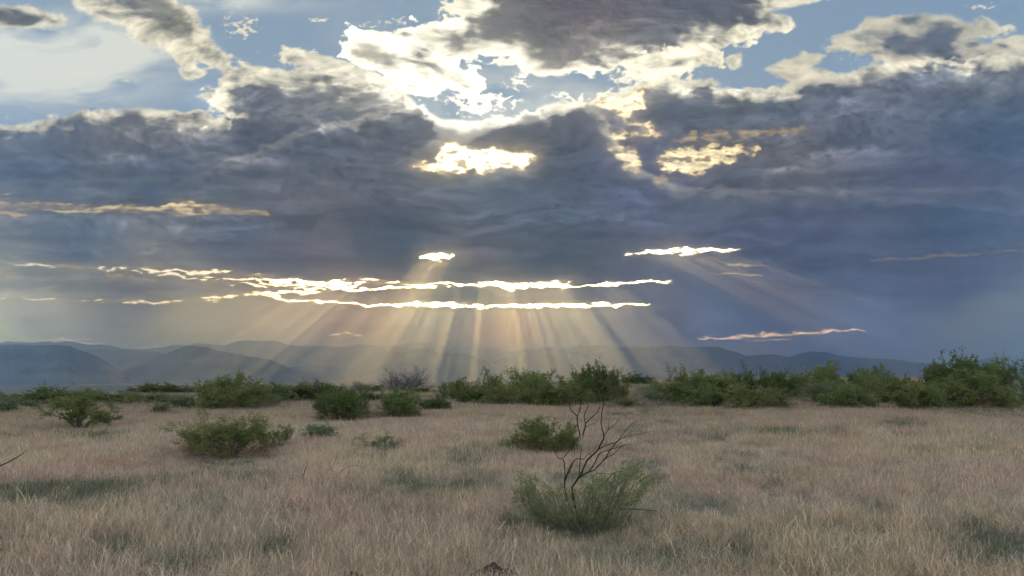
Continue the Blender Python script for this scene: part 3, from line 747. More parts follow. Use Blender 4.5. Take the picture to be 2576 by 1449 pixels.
FEET = []
NEARS = [  # px, base row, width, top row, kind, label, name
 (578, 1128, 268, 1026, "fine0", "dense feathery green shrub with reddish dry foot, nearest on the left side", "mesquite_shrub"),
 (700, 1108, 70, 1062, "fine1", "small green offshoot bush touching the right flank of the feathery shrub", "mesquite_shrub"),
 (795, 1104, 125, 1064, "pale0", "low pale green bush in the grass right of the feathery shrub", "low_shrub"),
 (960, 1134, 115, 1084, "pale1", "thin sprawling low bush half lost in the grass, left of the picture centre", "low_shrub"),
 (205, 1064, 165, 988, "tree0", "small flat-topped mesquite tree with a bare dark trunk standing in open grass at left", "mesquite_tree"),
 (398, 1034, 88, 1004, "sparse0", "little flat bush between the small tree and the feathery shrub", "low_shrub"),
 (862, 1047, 135, 972, "dark0", "rounded dark green bush standing forward of the thicket, left of centre", "mesquite_shrub"),
 (1000, 1041, 130, 962, "round1", "leafy bush with brown dry foot just right of the rounded dark one", "mesquite_shrub"),
 (1094, 1026, 84, 984, "dark1", "small dark bush at the right shoulder of the brown-footed bush", "mesquite_shrub"),
 (1372, 1116, 165, 1049, "round2", "low green bush behind the bare black branches at centre right", "mesquite_shrub"),
 (1567, 1019, 72, 996, "sparse1", "tiny spreading bush alone in the grass above the forked black branches", "low_shrub"),
 (1640, 1008, 60, 975, "pale1", "small thin bush just right of the tiny spreading one", "low_shrub"),
 (60, 1026, 90, 1002, "pale0", "low pale bush on the left edge of the grass, before the left thicket", "low_shrub"),
]
for px, b, w_, t, k, lab, nm in NEARS:
    put_shrub(px, b, w_, t, k, lab, name=nm, cat="tree" if nm == "mesquite_tree" else "shrub", group=None)

G = "green shrubs of the thicket along the far edge of the grass"
THICKET = [  # px, distance, width, top row, kind, label
 (20, 41, 120, 985, "pale1", "pale bush at the far left end of the thicket"),
 (100, 52, 150, 970, "dark1", "flat dark bush near the left end of the thicket, with a taller lump on top"),
 (118, 57, 60, 965, "dark2", "dark tuft rising highest above the left end of the thicket"),
 (170, 51, 90, 982, "round0", "green bush closing the left clump on its right side"),
 (262, 51, 130, 977, "round3", "spreading green bush behind the small flat-topped tree"),
 (320, 58, 70, 985, "pale0", "pale low bush right of the spreading one behind the small tree"),
 (396, 85, 108, 961, "dark0", "dark domed bush standing against the pale valley at left"),
 (410, 51, 120, 985, "round1", "green bush in front of the dark domed bush"),
 (478, 84, 70, 968, "dark2", "small dark bush between the domed bush and the tall left clump"),
 (560, 46, 150, 936, "round0", "tallest bush of the left clump, with a thin stalk sticking out on its left"),
 (640, 47, 130, 948, "dark1", "dark bush making the right half of the tall left clump"),
 (600, 41, 170, 965, "round2", "wide bush filling the foot of the tall left clump"),
 (720, 50, 110, 962, "round3", "rounded bush right of the tall left clump"),
 (785, 50, 130, 957, "dark0", "dark bush in the middle of the low left thicket"),
 (845, 50, 110, 962, "round1", "bush at the right end of the low left thicket, behind the rounded dark one"),
 (930, 75, 90, 968, "round2", "low bush left of the leafless grey shrub"),
 (1060, 70, 80, 972, "round0", "low bush at the right foot of the leafless grey shrub"),
 (1150, 52, 90, 948, "round3", "green bush at the left end of the centre thicket"),
 (1232, 50, 118, 919, "sparse0", "open-topped bush with loose dark sprigs against the mountains, left part of the centre thicket"),
 (1200, 46, 110, 962, "dark1", "low dark bush at the foot of the open-topped bush"),
 (1310, 52, 130, 921, "sparse1", "tall thin-topped bush left of the middle of the centre thicket"),
 (1345, 47, 150, 930, "round0", "broad bush in the middle of the centre thicket"),
 (1405, 43, 160, 948, "round1", "rounded bush leaning forward in the middle of the centre thicket"),
 (1500, 48, 130, 910, "dark0", "tallest dark bush of the centre thicket, near its right end"),
 (1470, 46, 90, 932, "dark2", "dark bush just left of the tallest one of the centre thicket"),
 (1545, 50, 80, 935, "round2", "bush closing the centre thicket on its right"),
 (1605, 170, 92, 934, "dark1", "small dark bushes alone in the gap between the two thickets"),
 (1712, 52, 120, 912, "sparse0", "loose-branched bush at the left end of the right thicket"),
 (1735, 48, 150, 930, "round3", "wide bush low at the left end of the right thicket"),
 (1800, 49, 120, 932, "round0", "bush right of the wide one in the right thicket"),
 (1868, 56, 100, 916, "dark2", "upright dark bush standing out left of the gap of pale ground"),
 (1925, 100, 60, 923, "dark1", "small dark far bush peeping over behind the upright one"),
 (1905, 40, 165, 968, "round2", "low bush jutting forward into the grass below the right thicket"),
 (1965, 55, 90, 930, "dark0", "dark round bush right of the pale gap"),
 (2030, 60, 90, 926, "round1", "bush between the dark round one and the crested one"),
 (2108, 66, 140, 905, "round3", "bush with a crested top of dark sprigs, middle of the right thicket"),
 (2060, 47, 130, 950, "pale0", "pale green bush in front of the crested one"),
 (2130, 42, 130, 958, "round0", "low front bush below the crested one"),
 (2185, 72, 90, 917, "round2", "bush right of the crested one"),
 (2240, 90, 60, 925, "dark1", "small far bush in the dip left of the tall dark bushes"),
 (2255, 50, 120, 938, "round1", "bush at the left foot of the tall dark bushes"),
 (2300, 42, 130, 958, "round3", "low front bush below the tall dark bushes"),
 (2360, 55, 120, 895, "dark2", "left one of the tall dark bushes"),
 (2420, 56, 130, 889, "dark0", "tallest dark bush of the right side"),
 (2490, 60, 90, 897, "round0", "bush right of the tallest dark one"),
 (2450, 47, 150, 928, "round2", "broad green bush in front of the tallest dark one"),
 (2548, 58, 110, 893, "sparse1", "thin leggy bush at the right edge of the picture"),
 (2560, 50, 110, 935, "pale1", "grey green bush low at the right edge of the picture"),
 (2690, 52, 160, 915, "round0", "bush beyond the right end"), (2640, 60, 120, 905, "dark1", "dark bush beyond the right end"), (-70, 70, 150, 975, "round1", "bush beyond the left end"),
 (195, 44, 110, 990, "round2", "low green bush just behind the small flat-topped tree, on its left"),
 (452, 42, 110, 986, "pale0", "pale low bush between the domed bush and the tall left clump"),
 (690, 44, 90, 978, "pale1", "pale bush at the right foot of the tall left clump"),
 (930, 48, 80, 975, "dark1", "small dark bush between the rounded dark one and the brown-footed one"),
 (1280, 44, 130, 968, "round2", "low bush filling the foot of the centre thicket on its left"),
 (1790, 43, 150, 962, "round1", "low bush filling the foot of the right thicket near its left end"),
 (2385, 46, 130, 945, "round1", "low bush at the foot of the two tall dark bushes"),
]
THICKET = [t for t in THICKET if 0 <= t[0] <= 2576]
for px, d_, w_, t, k, lab in THICKET:
    put_shrub(px, None, w_, t, k, lab, dist=d_, group=G)

# leafless shrubs
put_shrub(1012, None, 132, 915, "bare0", "leafless grey shrub with a fan of bare twigs against the mountains", dist=75, name="bare_shrub", rz=.4)
put_shrub(915, None, 80, 955, "bare1", "low leafless purplish scrub left of the fan-shaped grey shrub", dist=90, name="bare_shrub")
put_shrub(228, None, 60, 972, "bare1", "small leafless grey scrub above the small flat-topped tree", dist=85, name="bare_shrub")
put_shrub(325, None, 70, 975, "bare0", "low bare scrub left of the dark domed bush", dist=95, name="bare_shrub", rz=2.)

# ---- the near shrub with black dead branches, and the forked branches behind it
def crop(x, y): return 1213.9 + .2645 * x, 990.3 + .2645 * y
def traced(tb, lines, d0, sway, r0, seed):
    for line, ra, rb in lines:
        pts = np.array([crop(a, b) for a, b in line], float)
        # finer, slightly crooked
        t = np.linspace(0, len(pts) - 1, (len(pts) - 1) * 4 + 1); X = np.interp(t, range(len(pts)), pts[:, 0]); Y = np.interp(t, range(len(pts)), pts[:, 1])
        k = np.sin(np.pi * (t % 1)) * .9
        X = X + k * perlin(X / 9, Y / 9, seed) * 1.6; Y = Y + k * perlin(X / 9 + 40, Y / 9, seed) * 1.6
        D = d0 + sway * perlin(X / 55, Y / 70, seed + 3)
        P = [np.array(ray(a, b)) for a, b in zip(X, Y)]
        P = [np.array([0, 0, EYE]) + p / math.hypot(p[0], p[1]) * d for p, d in zip(P, D)]
        tb.add(P, np.linspace(ra, rb, len(P)) * r0, 6)

def near_shrub():
    x0, y0 = ground_hit(1468, 1345); D0 = math.hypot(x0, y0); FEET.append((x0, y0, .45))
    z0 = float(land_z(np.array([x0]), np.array([y0]))[0])
    e = bpy.data.objects.new("half_dead_shrub", None); C.objects.link(e); e.location = (x0, y0, z0)
    tag(e, "nearest shrub, green below with bare black dead branches rising out of it", "shrub")
    tb = Tubes()
    L = [([(930,1240),(890,1120),(862,985),(850,890),(905,810),(940,760),(965,700),(990,640),(1040,590),(1100,530),(1135,460),(1155,410)], 1.5, .9),
         ([(1155,410),(1135,330),(1128,280),(1132,200),(1150,100),(1150,55)], .9, .45),
         ([(1155,410),(1195,345),(1260,290),(1310,225)], .6, .25), ([(1195,345),(1198,290),(1200,250),(1220,220)], .4, .2),
         ([(905,810),(960,770),(1010,745),(1050,690),(1090,610),(1120,560),(1180,540),(1260,520),(1340,490),(1400,480)], 1.1, .3),
         ([(1010,745),(1060,730),(1130,660),(1180,600),(1200,555),(1260,480),(1310,420),(1370,340),(1425,280),(1480,250)], .95, .25),
         ([(1130,660),(1190,600),(1250,575),(1310,510),(1350,490)], .6, .3),
         ([(1100,530),(1180,490),(1260,465),(1340,415),(1430,395),(1530,375),(1600,360)], .6, .2),
         ([(850,1130),(800,1000),(780,880),(785,760),(780,680),(765,620),(720,610),(690,560),(665,510)], 1.1, .3),
         ([(765,610),(820,550),(870,485),(875,450)], .6, .3), ([(870,485),(878,540),(875,600)], .3, .2),
         ([(785,830),(820,720),(860,650),(890,620),(960,625),(1000,580),(1060,540),(1090,480)], .9, .25),
         ([(920,770),(925,660),(935,560),(940,530)], .7, .4), ([(795,790),(830,735),(850,690),(865,650)], .6, .4),
         ([(1040,800),(1080,760),(1140,755),(1190,765),(1270,750)], .5, .4),
         ([(1060,960),(1120,880),(1190,820),(1220,780),(1270,745),(1350,730),(1430,700),(1500,660),(1550,615)], .8, .25),
         ([(1180,1200),(1240,1130),(1290,1100),(1400,1097),(1500,1100),(1600,1112),(1660,1115)], .8, .35),
         ([(1310,420),(1340,430),(1385,425)], .3, .15), ([(1260,480),(1230,520),(1225,540)], .3, .15), ([(1425,280),(1420,330),(1440,300)], .25, .12),
         ([(1340,415),(1400,370),(1440,340)], .25, .12), ([(1180,540),(1230,560),(1270,590)], .25, .12), ([(1040,590),(1010,560),(1000,540)], .3, .15)]
    traced(tb, L, D0, .35, .0085, 77)
    # dead twigs scattered off the limbs
    r = np.random.default_rng(5)
    dead = tb.mesh("dead_branches", M_DEAD); dead.transform(__import__("mathutils").Matrix.Translation((-x0, -y0, -z0)))
    link("dead_branch", dead, e)
    tb2 = Tubes()
    S = [([(960,1250),(1000,1050),(1060,950),(1120,900),(1200,850)], 1, .4), ([(1100,1250),(1200,1150),(1260,1080),(1400,1040),(1480,960)], 1, .3), ([(900,1250),(700,1180),(600,1150),(560,1050),(480,960),(420,880)], 1, .3),
         ([(960,1250),(1050,1120),(1150,1000),(1300,860),(1400,760),(1450,690)], 1, .3), ([(880,1250),(760,1100),(700,980),(640,900)], .9, .3), ([(800,1250),(560,1160),(430,1100),(370,1010),(365,870),(358,790)], .9, .3),
         ([(1000,1250),(1060,1130),(1180,1010),(1380,930),(1500,830),(1590,790)], .9, .2), ([(930,1250),(900,1100),(960,980),(980,880)], .8, .2), ([(900,1250),(830,1150),(560,1000),(500,900)], .7, .2),
         ([(1050,1250),(1150,1200),(1300,1090),(1480,1010)], .7, .2)]
    S = [([(930, 1330)] + l_[1:], a_, b_) for l_, a_, b_ in S]
    traced(tb2, S, D0, .5, .0070, 91)
    # foliage: sprays of narrow leaves, drawn as clumps round the live stems
    clumps = [(430,930,80,60,900),(420,1020,90,80,800),(560,1010,90,90,900),(640,940,90,60,420),(540,1110,120,70,700),(700,1060,110,90,600),(860,1080,110,100,520),(980,980,80,90,620),(1060,880,90,60,700),(1130,960,110,90,900),
              (1150,860,80,50,420),(1260,900,80,80,620),(1300,820,70,60,560),(1380,760,60,50,560),(1430,730,50,40,420),(1480,760,60,50,380),(1500,840,60,50,300),(1590,790,50,30,150),(1640,830,50,40,90),(1440,980,90,50,420),(1330,1010,80,50,350),(1490,900,40,60,200),
              (1080,1080,110,80,560),(1230,1080,70,60,260),(360,800,25,40,70),(370,760,15,15,40),(480,870,50,35,260),(940,1170,190,60,900),(700,1170,170,50,800),(1100,1160,160,60,800),(560,1130,90,50,400),(860,1010,120,60,380),(800,930,60,60,160)]
    pos = []; drs = []; tn = []
    def spot(a, b, d_):
        q = np.array(ray(*crop(a, b))); return np.array([0, 0, EYE]) + q / math.hypot(q[0], q[1]) * d_
    for cx, cy, sx, sy, n in clumps:
        m_ = max(4, n // 40)
        for j in range(m_):
            c = np.array([cx + sx * .72 * r.normal(), cy + sy * .72 * r.normal()]); d_ = D0 + r.normal(0, .26)
            up = c - np.array([930 + r.normal(0, 90), 1300]); up /= np.linalg.norm(up); up += r.normal(0, .35, 2); up /= np.linalg.norm(up)
            L_ = r.uniform(28, 62); bend = r.normal(0, 9)
            nrm = np.array([-up[1], up[0]]); line = [c + up * L_ * t + nrm * bend * (t * t) for t in (-1.1, -.4, .3, 1.0)]; foot = np.array([925 + (c[0] - 925) * .55 + r.normal(0, 22), 1290 + r.uniform(-30, 30)]); line = [foot, foot * .45 + line[0] * .55 + nrm * bend * .8] + line
            P = [spot(q[0], q[1], D0 + (d_ - D0) * k_) for k_, q in zip((.5, .85, 1, 1.02, 1.04, 1.05), line)]
            if min(q[2] for q in P[2:]) < z0 + .02: continue
            tb2.add(P, [.0026, .0023, .0020, .0017, .0013, .0008], 3)
            tone = r.uniform(0, 1)
            for t in r.uniform(-.9, 1.1, int(n / m_ * .42)):
                q = c + up * L_ * t + nrm * bend * t * t + r.normal(0, 6.5, 2)
                w3 = spot(q[0], q[1], d_ + r.normal(0, .035))
                pos.append(w3 - np.array([x0, y0, z0])); sd_ = 1 if r.uniform() < .5 else -1
                drs.append((up[0] + sd_ * nrm[0] * .7, 0, -up[1] - sd_ * nrm[1] * .7)); tn.append(tone)
    tr = tb2.mesh("trunk", bark_mat("olive_stems", (.085, .085, .045), (.20, .18, .11))); tr.transform(__import__("mathutils").Matrix.Translation((-x0, -y0, -z0))); link("trunk", tr, e)
    pos = np.array(pos); drs = np.array(drs, float); drs /= np.linalg.norm(drs, axis=1)[:, None]
    link("foliage", leaf_mesh("foliage", pos, drs, .056, .0078, M_NEARL, r, .0, np.array(tn), .6), e)
    # forked black branches of the shrub behind
    x1, y1 = ground_hit(1464, 1112); D1 = math.hypot(x1, y1); z1 = float(land_z(np.array([x1]), np.array([y1]))[0])
    tb3 = Tubes()
    traced(tb3, [([(940,470),(955,390),(975,320),(980,280),(1050,215),(1090,180),(1112,125)], 1.0, .5), ([(980,280),(965,220),(990,150),(1012,105)], .7, .4),
                 ([(930,470),(925,390),(905,290),(900,215),(920,170),(938,100)], 1.0, .5), ([(900,215),(850,170),(832,130),(825,100)], .8, .5), ([(918,175),(920,130)], .4, .3), ([(975,320),(1030,295),(1080,270),(1098,250)], .35, .2)], D1, .2, .021, 55)
    o = link("dead_branch", tb3.mesh("dead_branches", M_DEAD))
    tag(o, "forked black dead branches with upturned tips behind the nearest shrub", "dead branch")
near_shrub()

def sticks():
    specs = [("twig", [(-30, 1185), (0, 1172), (20, 1163), (40, 1152), (58, 1141), (63, 1134)], 1.0, 1300, .010, "black crooked twig poking in from the left edge", M_DEAD),
             ("twig", [(764, 1212), (762, 1204), (765, 1190), (770, 1173)], 1.0, 1225, .010, "short upright black stick in the grass left of the centre", M_DEAD),
             ("twig", [(845, 1200), (862, 1182), (880, 1172), (900, 1170), (917, 1177)], .6, 1225, .006, "thin arched bare twig right of the short upright stick", M_GREY),
             ("twig", [(800, 1215), (815, 1195), (840, 1170), (850, 1140), (862, 1130)], .6, 1225, .006, "thin slanting bare twig between the stick and the arched twig", M_GREY)]
    for nm, pts, k, base, rad, lab, mat in specs:
        xb, yb = ground_hit(pts[0][0], base); D = math.hypot(xb, yb); tb = Tubes()
        pts = [(pts[0][0] - 1, base)] + pts if nm == "twig" and pts[0][0] > 0 else pts
        P = []
        for i, (a, b) in enumerate(pts):
            q = np.array(ray(a, b)); P.append(np.array([0, 0, EYE]) + q / math.hypot(q[0], q[1]) * (D + .04 * math.sin(i * 2.1)))
        tb.add(P, np.linspace(rad, rad * .4, len(P)), 6)
        tag(link(nm, tb.mesh("twig", mat)), lab, "twig")
sticks()

def dirt_mounds():
    m, nt, out = new_mat("red_brown_dirt")
    b = nt.nodes.new("ShaderNodeBsdfDiffuse"); g = nt.nodes.new("ShaderNodeNewGeometry"); n = nt.nodes.new("ShaderNodeTexNoise"); n.inputs["Scale"].default_value = 30; n.inputs["Detail"].default_value = 6
    r1 = nt.nodes.new("ShaderNodeValToRGB"); r1.color_ramp.elements[0].color = (.035, .022, .017, 1); r1.color_ramp.elements[1].color = (.11, .07, .05, 1)
    nt.links.new(g.outputs["Position"], n.inputs["Vector"]); nt.links.new(n.outputs[0], r1.inputs[0]); nt.links.new(r1.outputs[0], b.inputs[0]); nt.links.new(b.outputs[0], out.inputs[0])
    for px, py, w_, top, lab, sd in [(1245, 1462, 150, 1424, "mound of dark red dirt in the grass at the bottom edge", 1), (885, 1475, 110, 1444, "smaller heap of dirt at the bottom edge, left of the other", 2)]:
        x, y = ground_hit(px, min(py, 1500)); R_ = math.hypot(x, y); z = float(land_z(np.array([x]), np.array([y]))[0])
        a = w_ / F * R_ / 2; h = EYE + math.tan(math.asin(ray(px, top).z)) * R_ - z
        h = min(h, .40)
        th = np.linspace(0, 2 * math.pi, 72); rr = np.linspace(0, 1.25, 34); T, Q = np.meshgrid(th, rr)
        X = np.cos(T) * Q * a; Y = np.sin(T) * Q * a * .8
        Z = h * (1 - sstep(0, 1.2, Q)) * (1 + .25 * fbm(X * 5 + sd * 9, Y * 5, 4, 40 + sd)) + .05 * billow(X * 9, Y * 9, 4, 50 + sd) * (1 - sstep(.7, 1.25, Q)) - .02
        me = mesh_np("dirt_mound", np.stack([X, Y, Z], -1).reshape(-1, 3), grid_quads(72, 34), m, True)
        o = link("dirt_mound", me); o.location = (x, y, z); tag(o, lab, "dirt mound")
dirt_mounds()


# ================================================================ grass
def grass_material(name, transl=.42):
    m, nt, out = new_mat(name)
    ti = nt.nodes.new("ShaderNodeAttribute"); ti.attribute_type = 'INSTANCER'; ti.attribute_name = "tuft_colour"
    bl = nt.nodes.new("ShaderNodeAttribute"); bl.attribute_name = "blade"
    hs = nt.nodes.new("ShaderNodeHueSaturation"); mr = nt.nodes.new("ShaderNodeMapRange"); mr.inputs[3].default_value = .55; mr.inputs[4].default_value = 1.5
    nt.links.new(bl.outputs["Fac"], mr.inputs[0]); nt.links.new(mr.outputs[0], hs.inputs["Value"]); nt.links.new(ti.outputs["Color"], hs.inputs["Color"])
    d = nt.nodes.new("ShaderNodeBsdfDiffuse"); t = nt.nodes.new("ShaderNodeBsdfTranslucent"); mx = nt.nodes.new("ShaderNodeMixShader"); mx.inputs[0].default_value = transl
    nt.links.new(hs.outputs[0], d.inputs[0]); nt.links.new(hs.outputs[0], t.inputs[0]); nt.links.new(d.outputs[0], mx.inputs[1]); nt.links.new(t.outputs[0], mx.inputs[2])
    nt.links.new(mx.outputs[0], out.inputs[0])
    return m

def blade_mesh(name, seed, n, hgt, wid, spread, curl, head, mat, segs=4, lean=.25, wavy=.0):
    r = np.random.default_rng(seed)
    a = r.uniform(0, 2 * math.pi, n); rad = spread * np.sqrt(r.uniform(0, 1, n))
    base = np.stack([np.cos(a) * rad, np.sin(a) * rad, np.full(n, -.03)], -1)
    b = r.uniform(0, 2 * math.pi, n); ln = hgt * r.uniform(.45, 1.15, n); tilt = np.abs(r.normal(lean, .22, n)); cv = curl * r.uniform(-.3, 1.2, n)
    hd = np.stack([np.cos(b), np.sin(b), 0 * b], -1); sd = np.stack([-np.sin(b + r.normal(0, .9, n)), np.cos(b), 0 * b], -1)
    sd /= np.linalg.norm(sd, axis=1)[:, None]
    P = [base]; ang = tilt.copy(); q = base.copy()
    for i in range(segs):
        q = q + (hd * np.sin(ang)[:, None] + np.array([0, 0, 1]) * np.cos(ang)[:, None]) * (ln / segs)[:, None] + r.normal(0, wavy, (n, 3)) * hgt
        ang = ang + cv / segs; P.append(q)
    P = np.stack(P, 1)                                   # n, segs+1, 3
    t = np.linspace(0, 1, segs + 1)
    isH = r.uniform(0, 1, n) < head
    prof = np.where(isH[:, None], np.array([.6, .5, .45] + [1.5] * (segs - 3) + [.35])[None, :] if segs >= 4 else 1, (1 - t ** 1.6)[None, :] * .95 + .08)
    W = wid * r.uniform(.6, 1.4, n)[:, None] * prof
    Lf = P - sd[:, None] * W[..., None] / 2; Rt = P + sd[:, None] * W[..., None] / 2
    V = np.stack([Lf, Rt], 2).reshape(-1, 3)
    k = np.arange(n)[:, None] * (segs + 1) * 2 + np.arange(segs)[None, :] * 2
    Q = np.stack([k, k + 1, k + 3, k + 2], -1).reshape(-1, 4)
    me = mesh_np(name, V, Q, mat)
    at = me.attributes.new("blade", 'FLOAT', 'POINT')
    tone = r.uniform(0, 1, n) ** 1.3
    at.data.foreach_set("value", np.repeat(tone, (segs + 1) * 2).astype(np.float32))
    return me

GREEN_PATCHES = [(60,1255,120,34,1.0),(210,1262,110,40,1.0),(400,1245,60,24,.6),(520,1200,120,50,.45),(640,1215,70,40,.5),(1060,1240,90,26,.8),(1180,1235,70,26,.8),(900,1262,110,24,.8),(1000,1300,120,20,.5),
 (1965,1092,50,11,.9),(2108,1088,26,14,.8),(2255,1072,60,12,.8),(1820,1095,40,14,.5),(2310,1105,40,12,.5),(2540,1380,110,60,1.0),(2420,1400,70,40,.5),(110,1098,110,9,.7),(230,1105,60,9,.8),(2510,1045,90,8,.5),(2500,1150,70,20,.35),
 (700,1390,60,30,.4),(250,1400,90,40,.5),(40,1400,60,50,.6),(1900,1410,120,34,.5),(1560,1420,140,26,.45),(1330,1120,120,20,.5),(1470,1330,220,40,.6),(1200,1150,90,30,.3),(1450,1160,70,50,.35),(1640,985,60,14,.9),(1700,1001,200,8,.5),(2200,1300,60,30,.3),(2360,1260,40,24,.4),(1000,1200,50,26,.4),(470,1430,90,20,.4)]

def grass():
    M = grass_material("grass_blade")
    coll = bpy.data.collections.new("tufts")
    names = []
    def proto(me):
        o = bpy.data.objects.new(me.name, me); coll.objects.link(o); names.append(o.name)
    # 0-3 near dry, 4-5 near green, 6-8 middle dry, 9 middle green, 10-12 far dry
    for i in range(4): proto(blade_mesh("t%02d_near" % i, 300 + i, 110, .235, .0028, .19, 2.6, .5, M, 5, .50, .06))
    for i in range(2): proto(blade_mesh("t%02d_nearg" % (4 + i), 310 + i, 90, .19, .0040, .17, 1.5, .0, M, 4, .6, .05))
    for i in range(3): proto(blade_mesh("t%02d_mid" % (6 + i), 320 + i, 120, .25, .0050, .30, 2.2, .45, M, 4, .48, .05))
    proto(blade_mesh("t09_midg", 330, 90, .21, .009, .30, 1.0, .0, M, 3, .4))
    for i in range(3): proto(blade_mesh("t%02d_far" % (10 + i), 340 + i, 110, .27, .012, .75, 1.6, .0, M, 3, .45))
    proto(blade_mesh("t13_stalks", 350, 18, .32, .0023, .24, 2.4, .6, M, 7, .5, .08))
    r = np.random.default_rng(99)
    pts = []
    def ring(r0, r1, dens, half=47):
        area = math.pi * (r1 ** 2 - r0 ** 2) * (2 * half / 360.0); n = int(area * dens)
        rr = np.sqrt(r.uniform(r0 ** 2, r1 ** 2, n)); aa = np.radians(r.uniform(-half, half, n))
        return rr * np.sin(aa), rr * np.cos(aa)
    X = []; Y = []; ID = []; SC = []
    for r0, r1, dens, ids, sc in [(2.2, 7, GD * 60, (0, 4), .85), (7, 13, GD * 44, (0, 4), 1.0), (13, 22, GD * 20, (6, 9), .95), (22, 40, GD * 11, (6, 9), 1.05), (40, 75, GD * 3.6, (10, 13), .95), (75, 150, GD * 1.6, (10, 13), 1.1), (150, 420, GD * .35, (10, 13), 1.5)]:
        x, y = ring(r0, r1, dens)
        X.append(x); Y.append(y); ID.append(r.integers(ids[0], ids[1], len(x))); SC.append(sc * r.uniform(.7, 1.25, len(x)))
    X = np.concatenate(X); Y = np.concatenate(Y); ID = np.concatenate(ID); SC = np.concatenate(SC)
    rr = np.hypot(X, Y)
    # the grass stands in waves: taller here, thinner there
    clump = fbm(X / 1.6, Y / 1.6, 3, 700); wide = fbm(X / 9, Y / 9, 3, 701); hue = fbm(X / 5, Y / 5, 4, 702); hue2 = fbm(X / 2.2, Y / 2.2, 3, 703)
    keep = r.uniform(-.9, .5, len(X)) < clump + .5 * wide + .35
    green = np.zeros(len(X))
    for px, py, sx, sy, k in GREEN_PATCHES:
        gx, gy = ground_hit(px, py); ex, ey = ground_hit(px + sx, py); fx, fy = ground_hit(px, max(py - sy, 962)); R_ = math.hypot(gx, gy)
        w1 = sx / F * R_; w2 = max(abs(math.hypot(fx, fy) - R_), .25)
        az = math.atan2(gx, gy); u = X * math.cos(az) - Y * math.sin(az); v = X * math.sin(az) + Y * math.cos(az) - R_
        green = np.maximum(green, k * np.exp(-(u / w1) ** 2 - (v / w2) ** 2))
    green = np.clip(green * 1.1 + .35 * hue2 * (green > .1), 0, 1)
    isg = r.uniform(0, 1, len(X)) < green * .9 + np.clip((hue - .35) * .5, 0, .15)
    ID = np.where(isg & (ID < 4), 4 + (ID % 2), ID); ID = np.where(isg & (ID >= 6) & (ID < 10), 9, ID)
    stalk = (~isg) & (rr < 30) & (r.uniform(0, 1, len(X)) < .10); ID = np.where(stalk, 13, ID)
    keep &= land_z(X, Y) > -8
    for fx, fy, fr in FEET:
        if fr <= 0: continue
        R_ = math.hypot(fx, fy); az = math.atan2(fx, fy); u = X * math.cos(az) - Y * math.sin(az); v = X * math.sin(az) + Y * math.cos(az) - R_
        SC = SC * (1 - .50 * np.exp(-(u / (fr * 1.1)) ** 4 - ((v + fr * .9) / (fr * 1.5)) ** 4))
    for px, py, w_ in [(1245, 1462, 110), (885, 1475, 80)]:
        gx, gy = ground_hit(px, py); keep &= ~((X - gx) ** 2 + (Y - gy) ** 2 < (w_ / F * math.hypot(gx, gy) * .5) ** 2)
    n = len(X)
    straw = np.array(STRAW); pink = np.array(PINK); grey = np.array(GREYB); grn = np.array(GRN); rust = np.array(RUST)
    a = sstep(-.45, .45, hue + .4 * r.normal(0, .5, n))[:, None]; b = sstep(.05, .6, hue2 + .3 * r.normal(0, .5, n))[:, None]; c = sstep(.25, .6, fbm(X / 3.4 + 9, Y / 3.4, 3, 704))[:, None]
    col = pink * (1 - a) + straw * a; col = col * (1 - .45 * b) + grey * .45 * b; col = col * (1 - .5 * c) + rust * .5 * c
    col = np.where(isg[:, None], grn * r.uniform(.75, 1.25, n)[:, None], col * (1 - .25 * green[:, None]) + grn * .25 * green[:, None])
    col = col * r.uniform(.8, 1.22, n)[:, None] * (.94 - .37 * sstep(10, 55, rr))[:, None]  # tuft colour darkens with distance, standing in for shade missing among far blades
    col = np.where(stalk[:, None], np.array((.60, .48, .34)), col)
    SC = SC * (1 + .28 * wide + .12 * clump) * (1 - .25 * green)
    sel = keep
    X, Y, ID, SC, col = X[sel], Y[sel], ID[sel], SC[sel], col[sel]
    Z = land_z(X, Y)
    me = bpy.data.meshes.new("grass"); n = len(X)
    me.vertices.add(n); me.vertices.foreach_set("co", np.stack([X, Y, Z], -1).astype(np.float32).ravel())
    def att(nm, ty, arr):
        q = me.attributes.new(nm, ty, 'POINT'); q.data.foreach_set("vector" if ty == 'FLOAT_VECTOR' else ("color" if ty == 'FLOAT_COLOR' else "value"), arr.ravel())
    att("pick", 'INT', ID.astype(np.int32)); att("size", 'FLOAT', SC.astype(np.float32))
    rot = np.stack([r.normal(0, .13, n), r.normal(0, .13, n), r.uniform(0, 6.28, n)], -1).astype(np.float32); att("turn", 'FLOAT_VECTOR', rot)
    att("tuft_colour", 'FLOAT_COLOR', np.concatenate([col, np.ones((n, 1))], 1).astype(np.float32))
    o = link("grass", me)
    ng = bpy.data.node_groups.new("scatter", 'GeometryNodeTree')
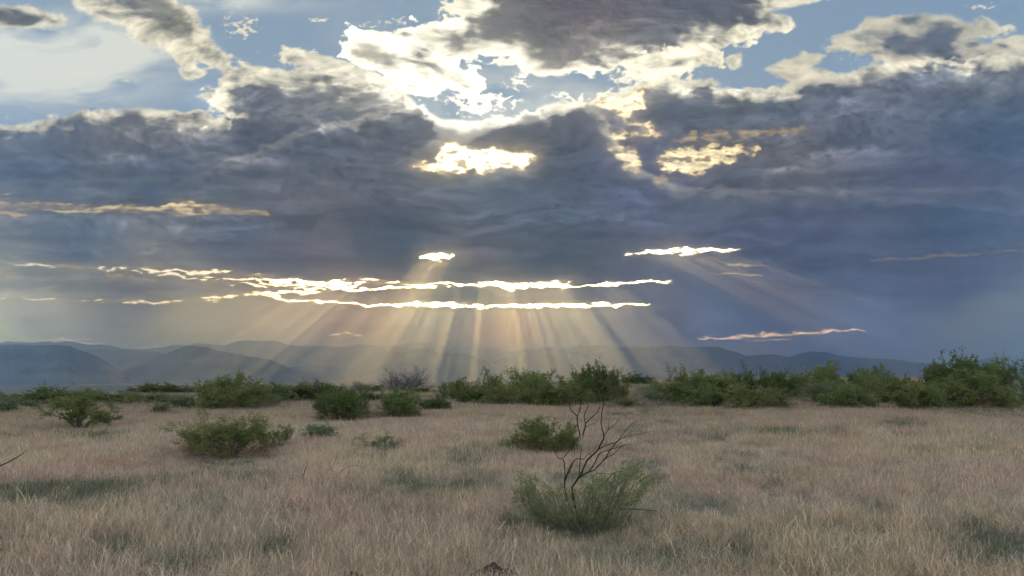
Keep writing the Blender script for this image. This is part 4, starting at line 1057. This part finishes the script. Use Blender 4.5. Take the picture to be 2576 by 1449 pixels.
    ng.interface.new_socket("Geometry", in_out='INPUT', socket_type='NodeSocketGeometry'); ng.interface.new_socket("Geometry", in_out='OUTPUT', socket_type='NodeSocketGeometry')
    N = ng.nodes; Lk = ng.links
    gi = N.new("NodeGroupInput"); go = N.new("NodeGroupOutput"); ci = N.new("GeometryNodeCollectionInfo"); ci.inputs["Collection"].default_value = coll; ci.inputs["Separate Children"].default_value = True; ci.inputs["Reset Children"].default_value = True
    ip = N.new("GeometryNodeInstanceOnPoints"); ip.inputs["Pick Instance"].default_value = True
    def na(nm, ty):
        q = N.new("GeometryNodeInputNamedAttribute"); q.data_type = ty; q.inputs["Name"].default_value = nm; return q
    p = na("pick", 'INT'); s = na("size", 'FLOAT'); t = na("turn", 'FLOAT_VECTOR')
    e2r = N.new("FunctionNodeEulerToRotation")
    Lk.new(gi.outputs[0], ip.inputs["Points"]); Lk.new(ci.outputs[0], ip.inputs["Instance"])
    Lk.new(p.outputs["Attribute"], ip.inputs["Instance Index"]); Lk.new(s.outputs["Attribute"], ip.inputs["Scale"])
    Lk.new(t.outputs["Attribute"], e2r.inputs[0]); Lk.new(e2r.outputs[0], ip.inputs["Rotation"])
    Lk.new(ip.outputs[0], go.inputs[0])
    mod = o.modifiers.new("scatter", 'NODES'); mod.node_group = ng
    tag(o, kind="stuff")
    print("tufts", n)
grass()


# ================================================================ the air between here and the mountains
def build_haze():
    x0, x1, y0, y1, z0, z1 = -34000, 34000, -3000, 34000, -66, 1300
    v = [(x0,y0,z0),(x1,y0,z0),(x1,y1,z0),(x0,y1,z0),(x0,y0,z1),(x1,y0,z1),(x1,y1,z1),(x0,y1,z1)]
    f = [(0,3,2,1),(4,5,6,7),(0,1,5,4),(1,2,6,5),(2,3,7,6),(3,0,4,7)]
    m, nt, out = new_mat("haze_air")
    pv = nt.nodes.new("ShaderNodeVolumePrincipled")
    pv.inputs["Color"].default_value = (*HAZE_C, 1); pv.inputs["Density"].default_value = HAZE_D; pv.inputs["Anisotropy"].default_value = HAZE_G
    nt.links.new(pv.outputs[0], out.inputs["Volume"])
    tag(link("haze", mesh_np("haze", v, f, m)), kind="stuff")
build_haze()
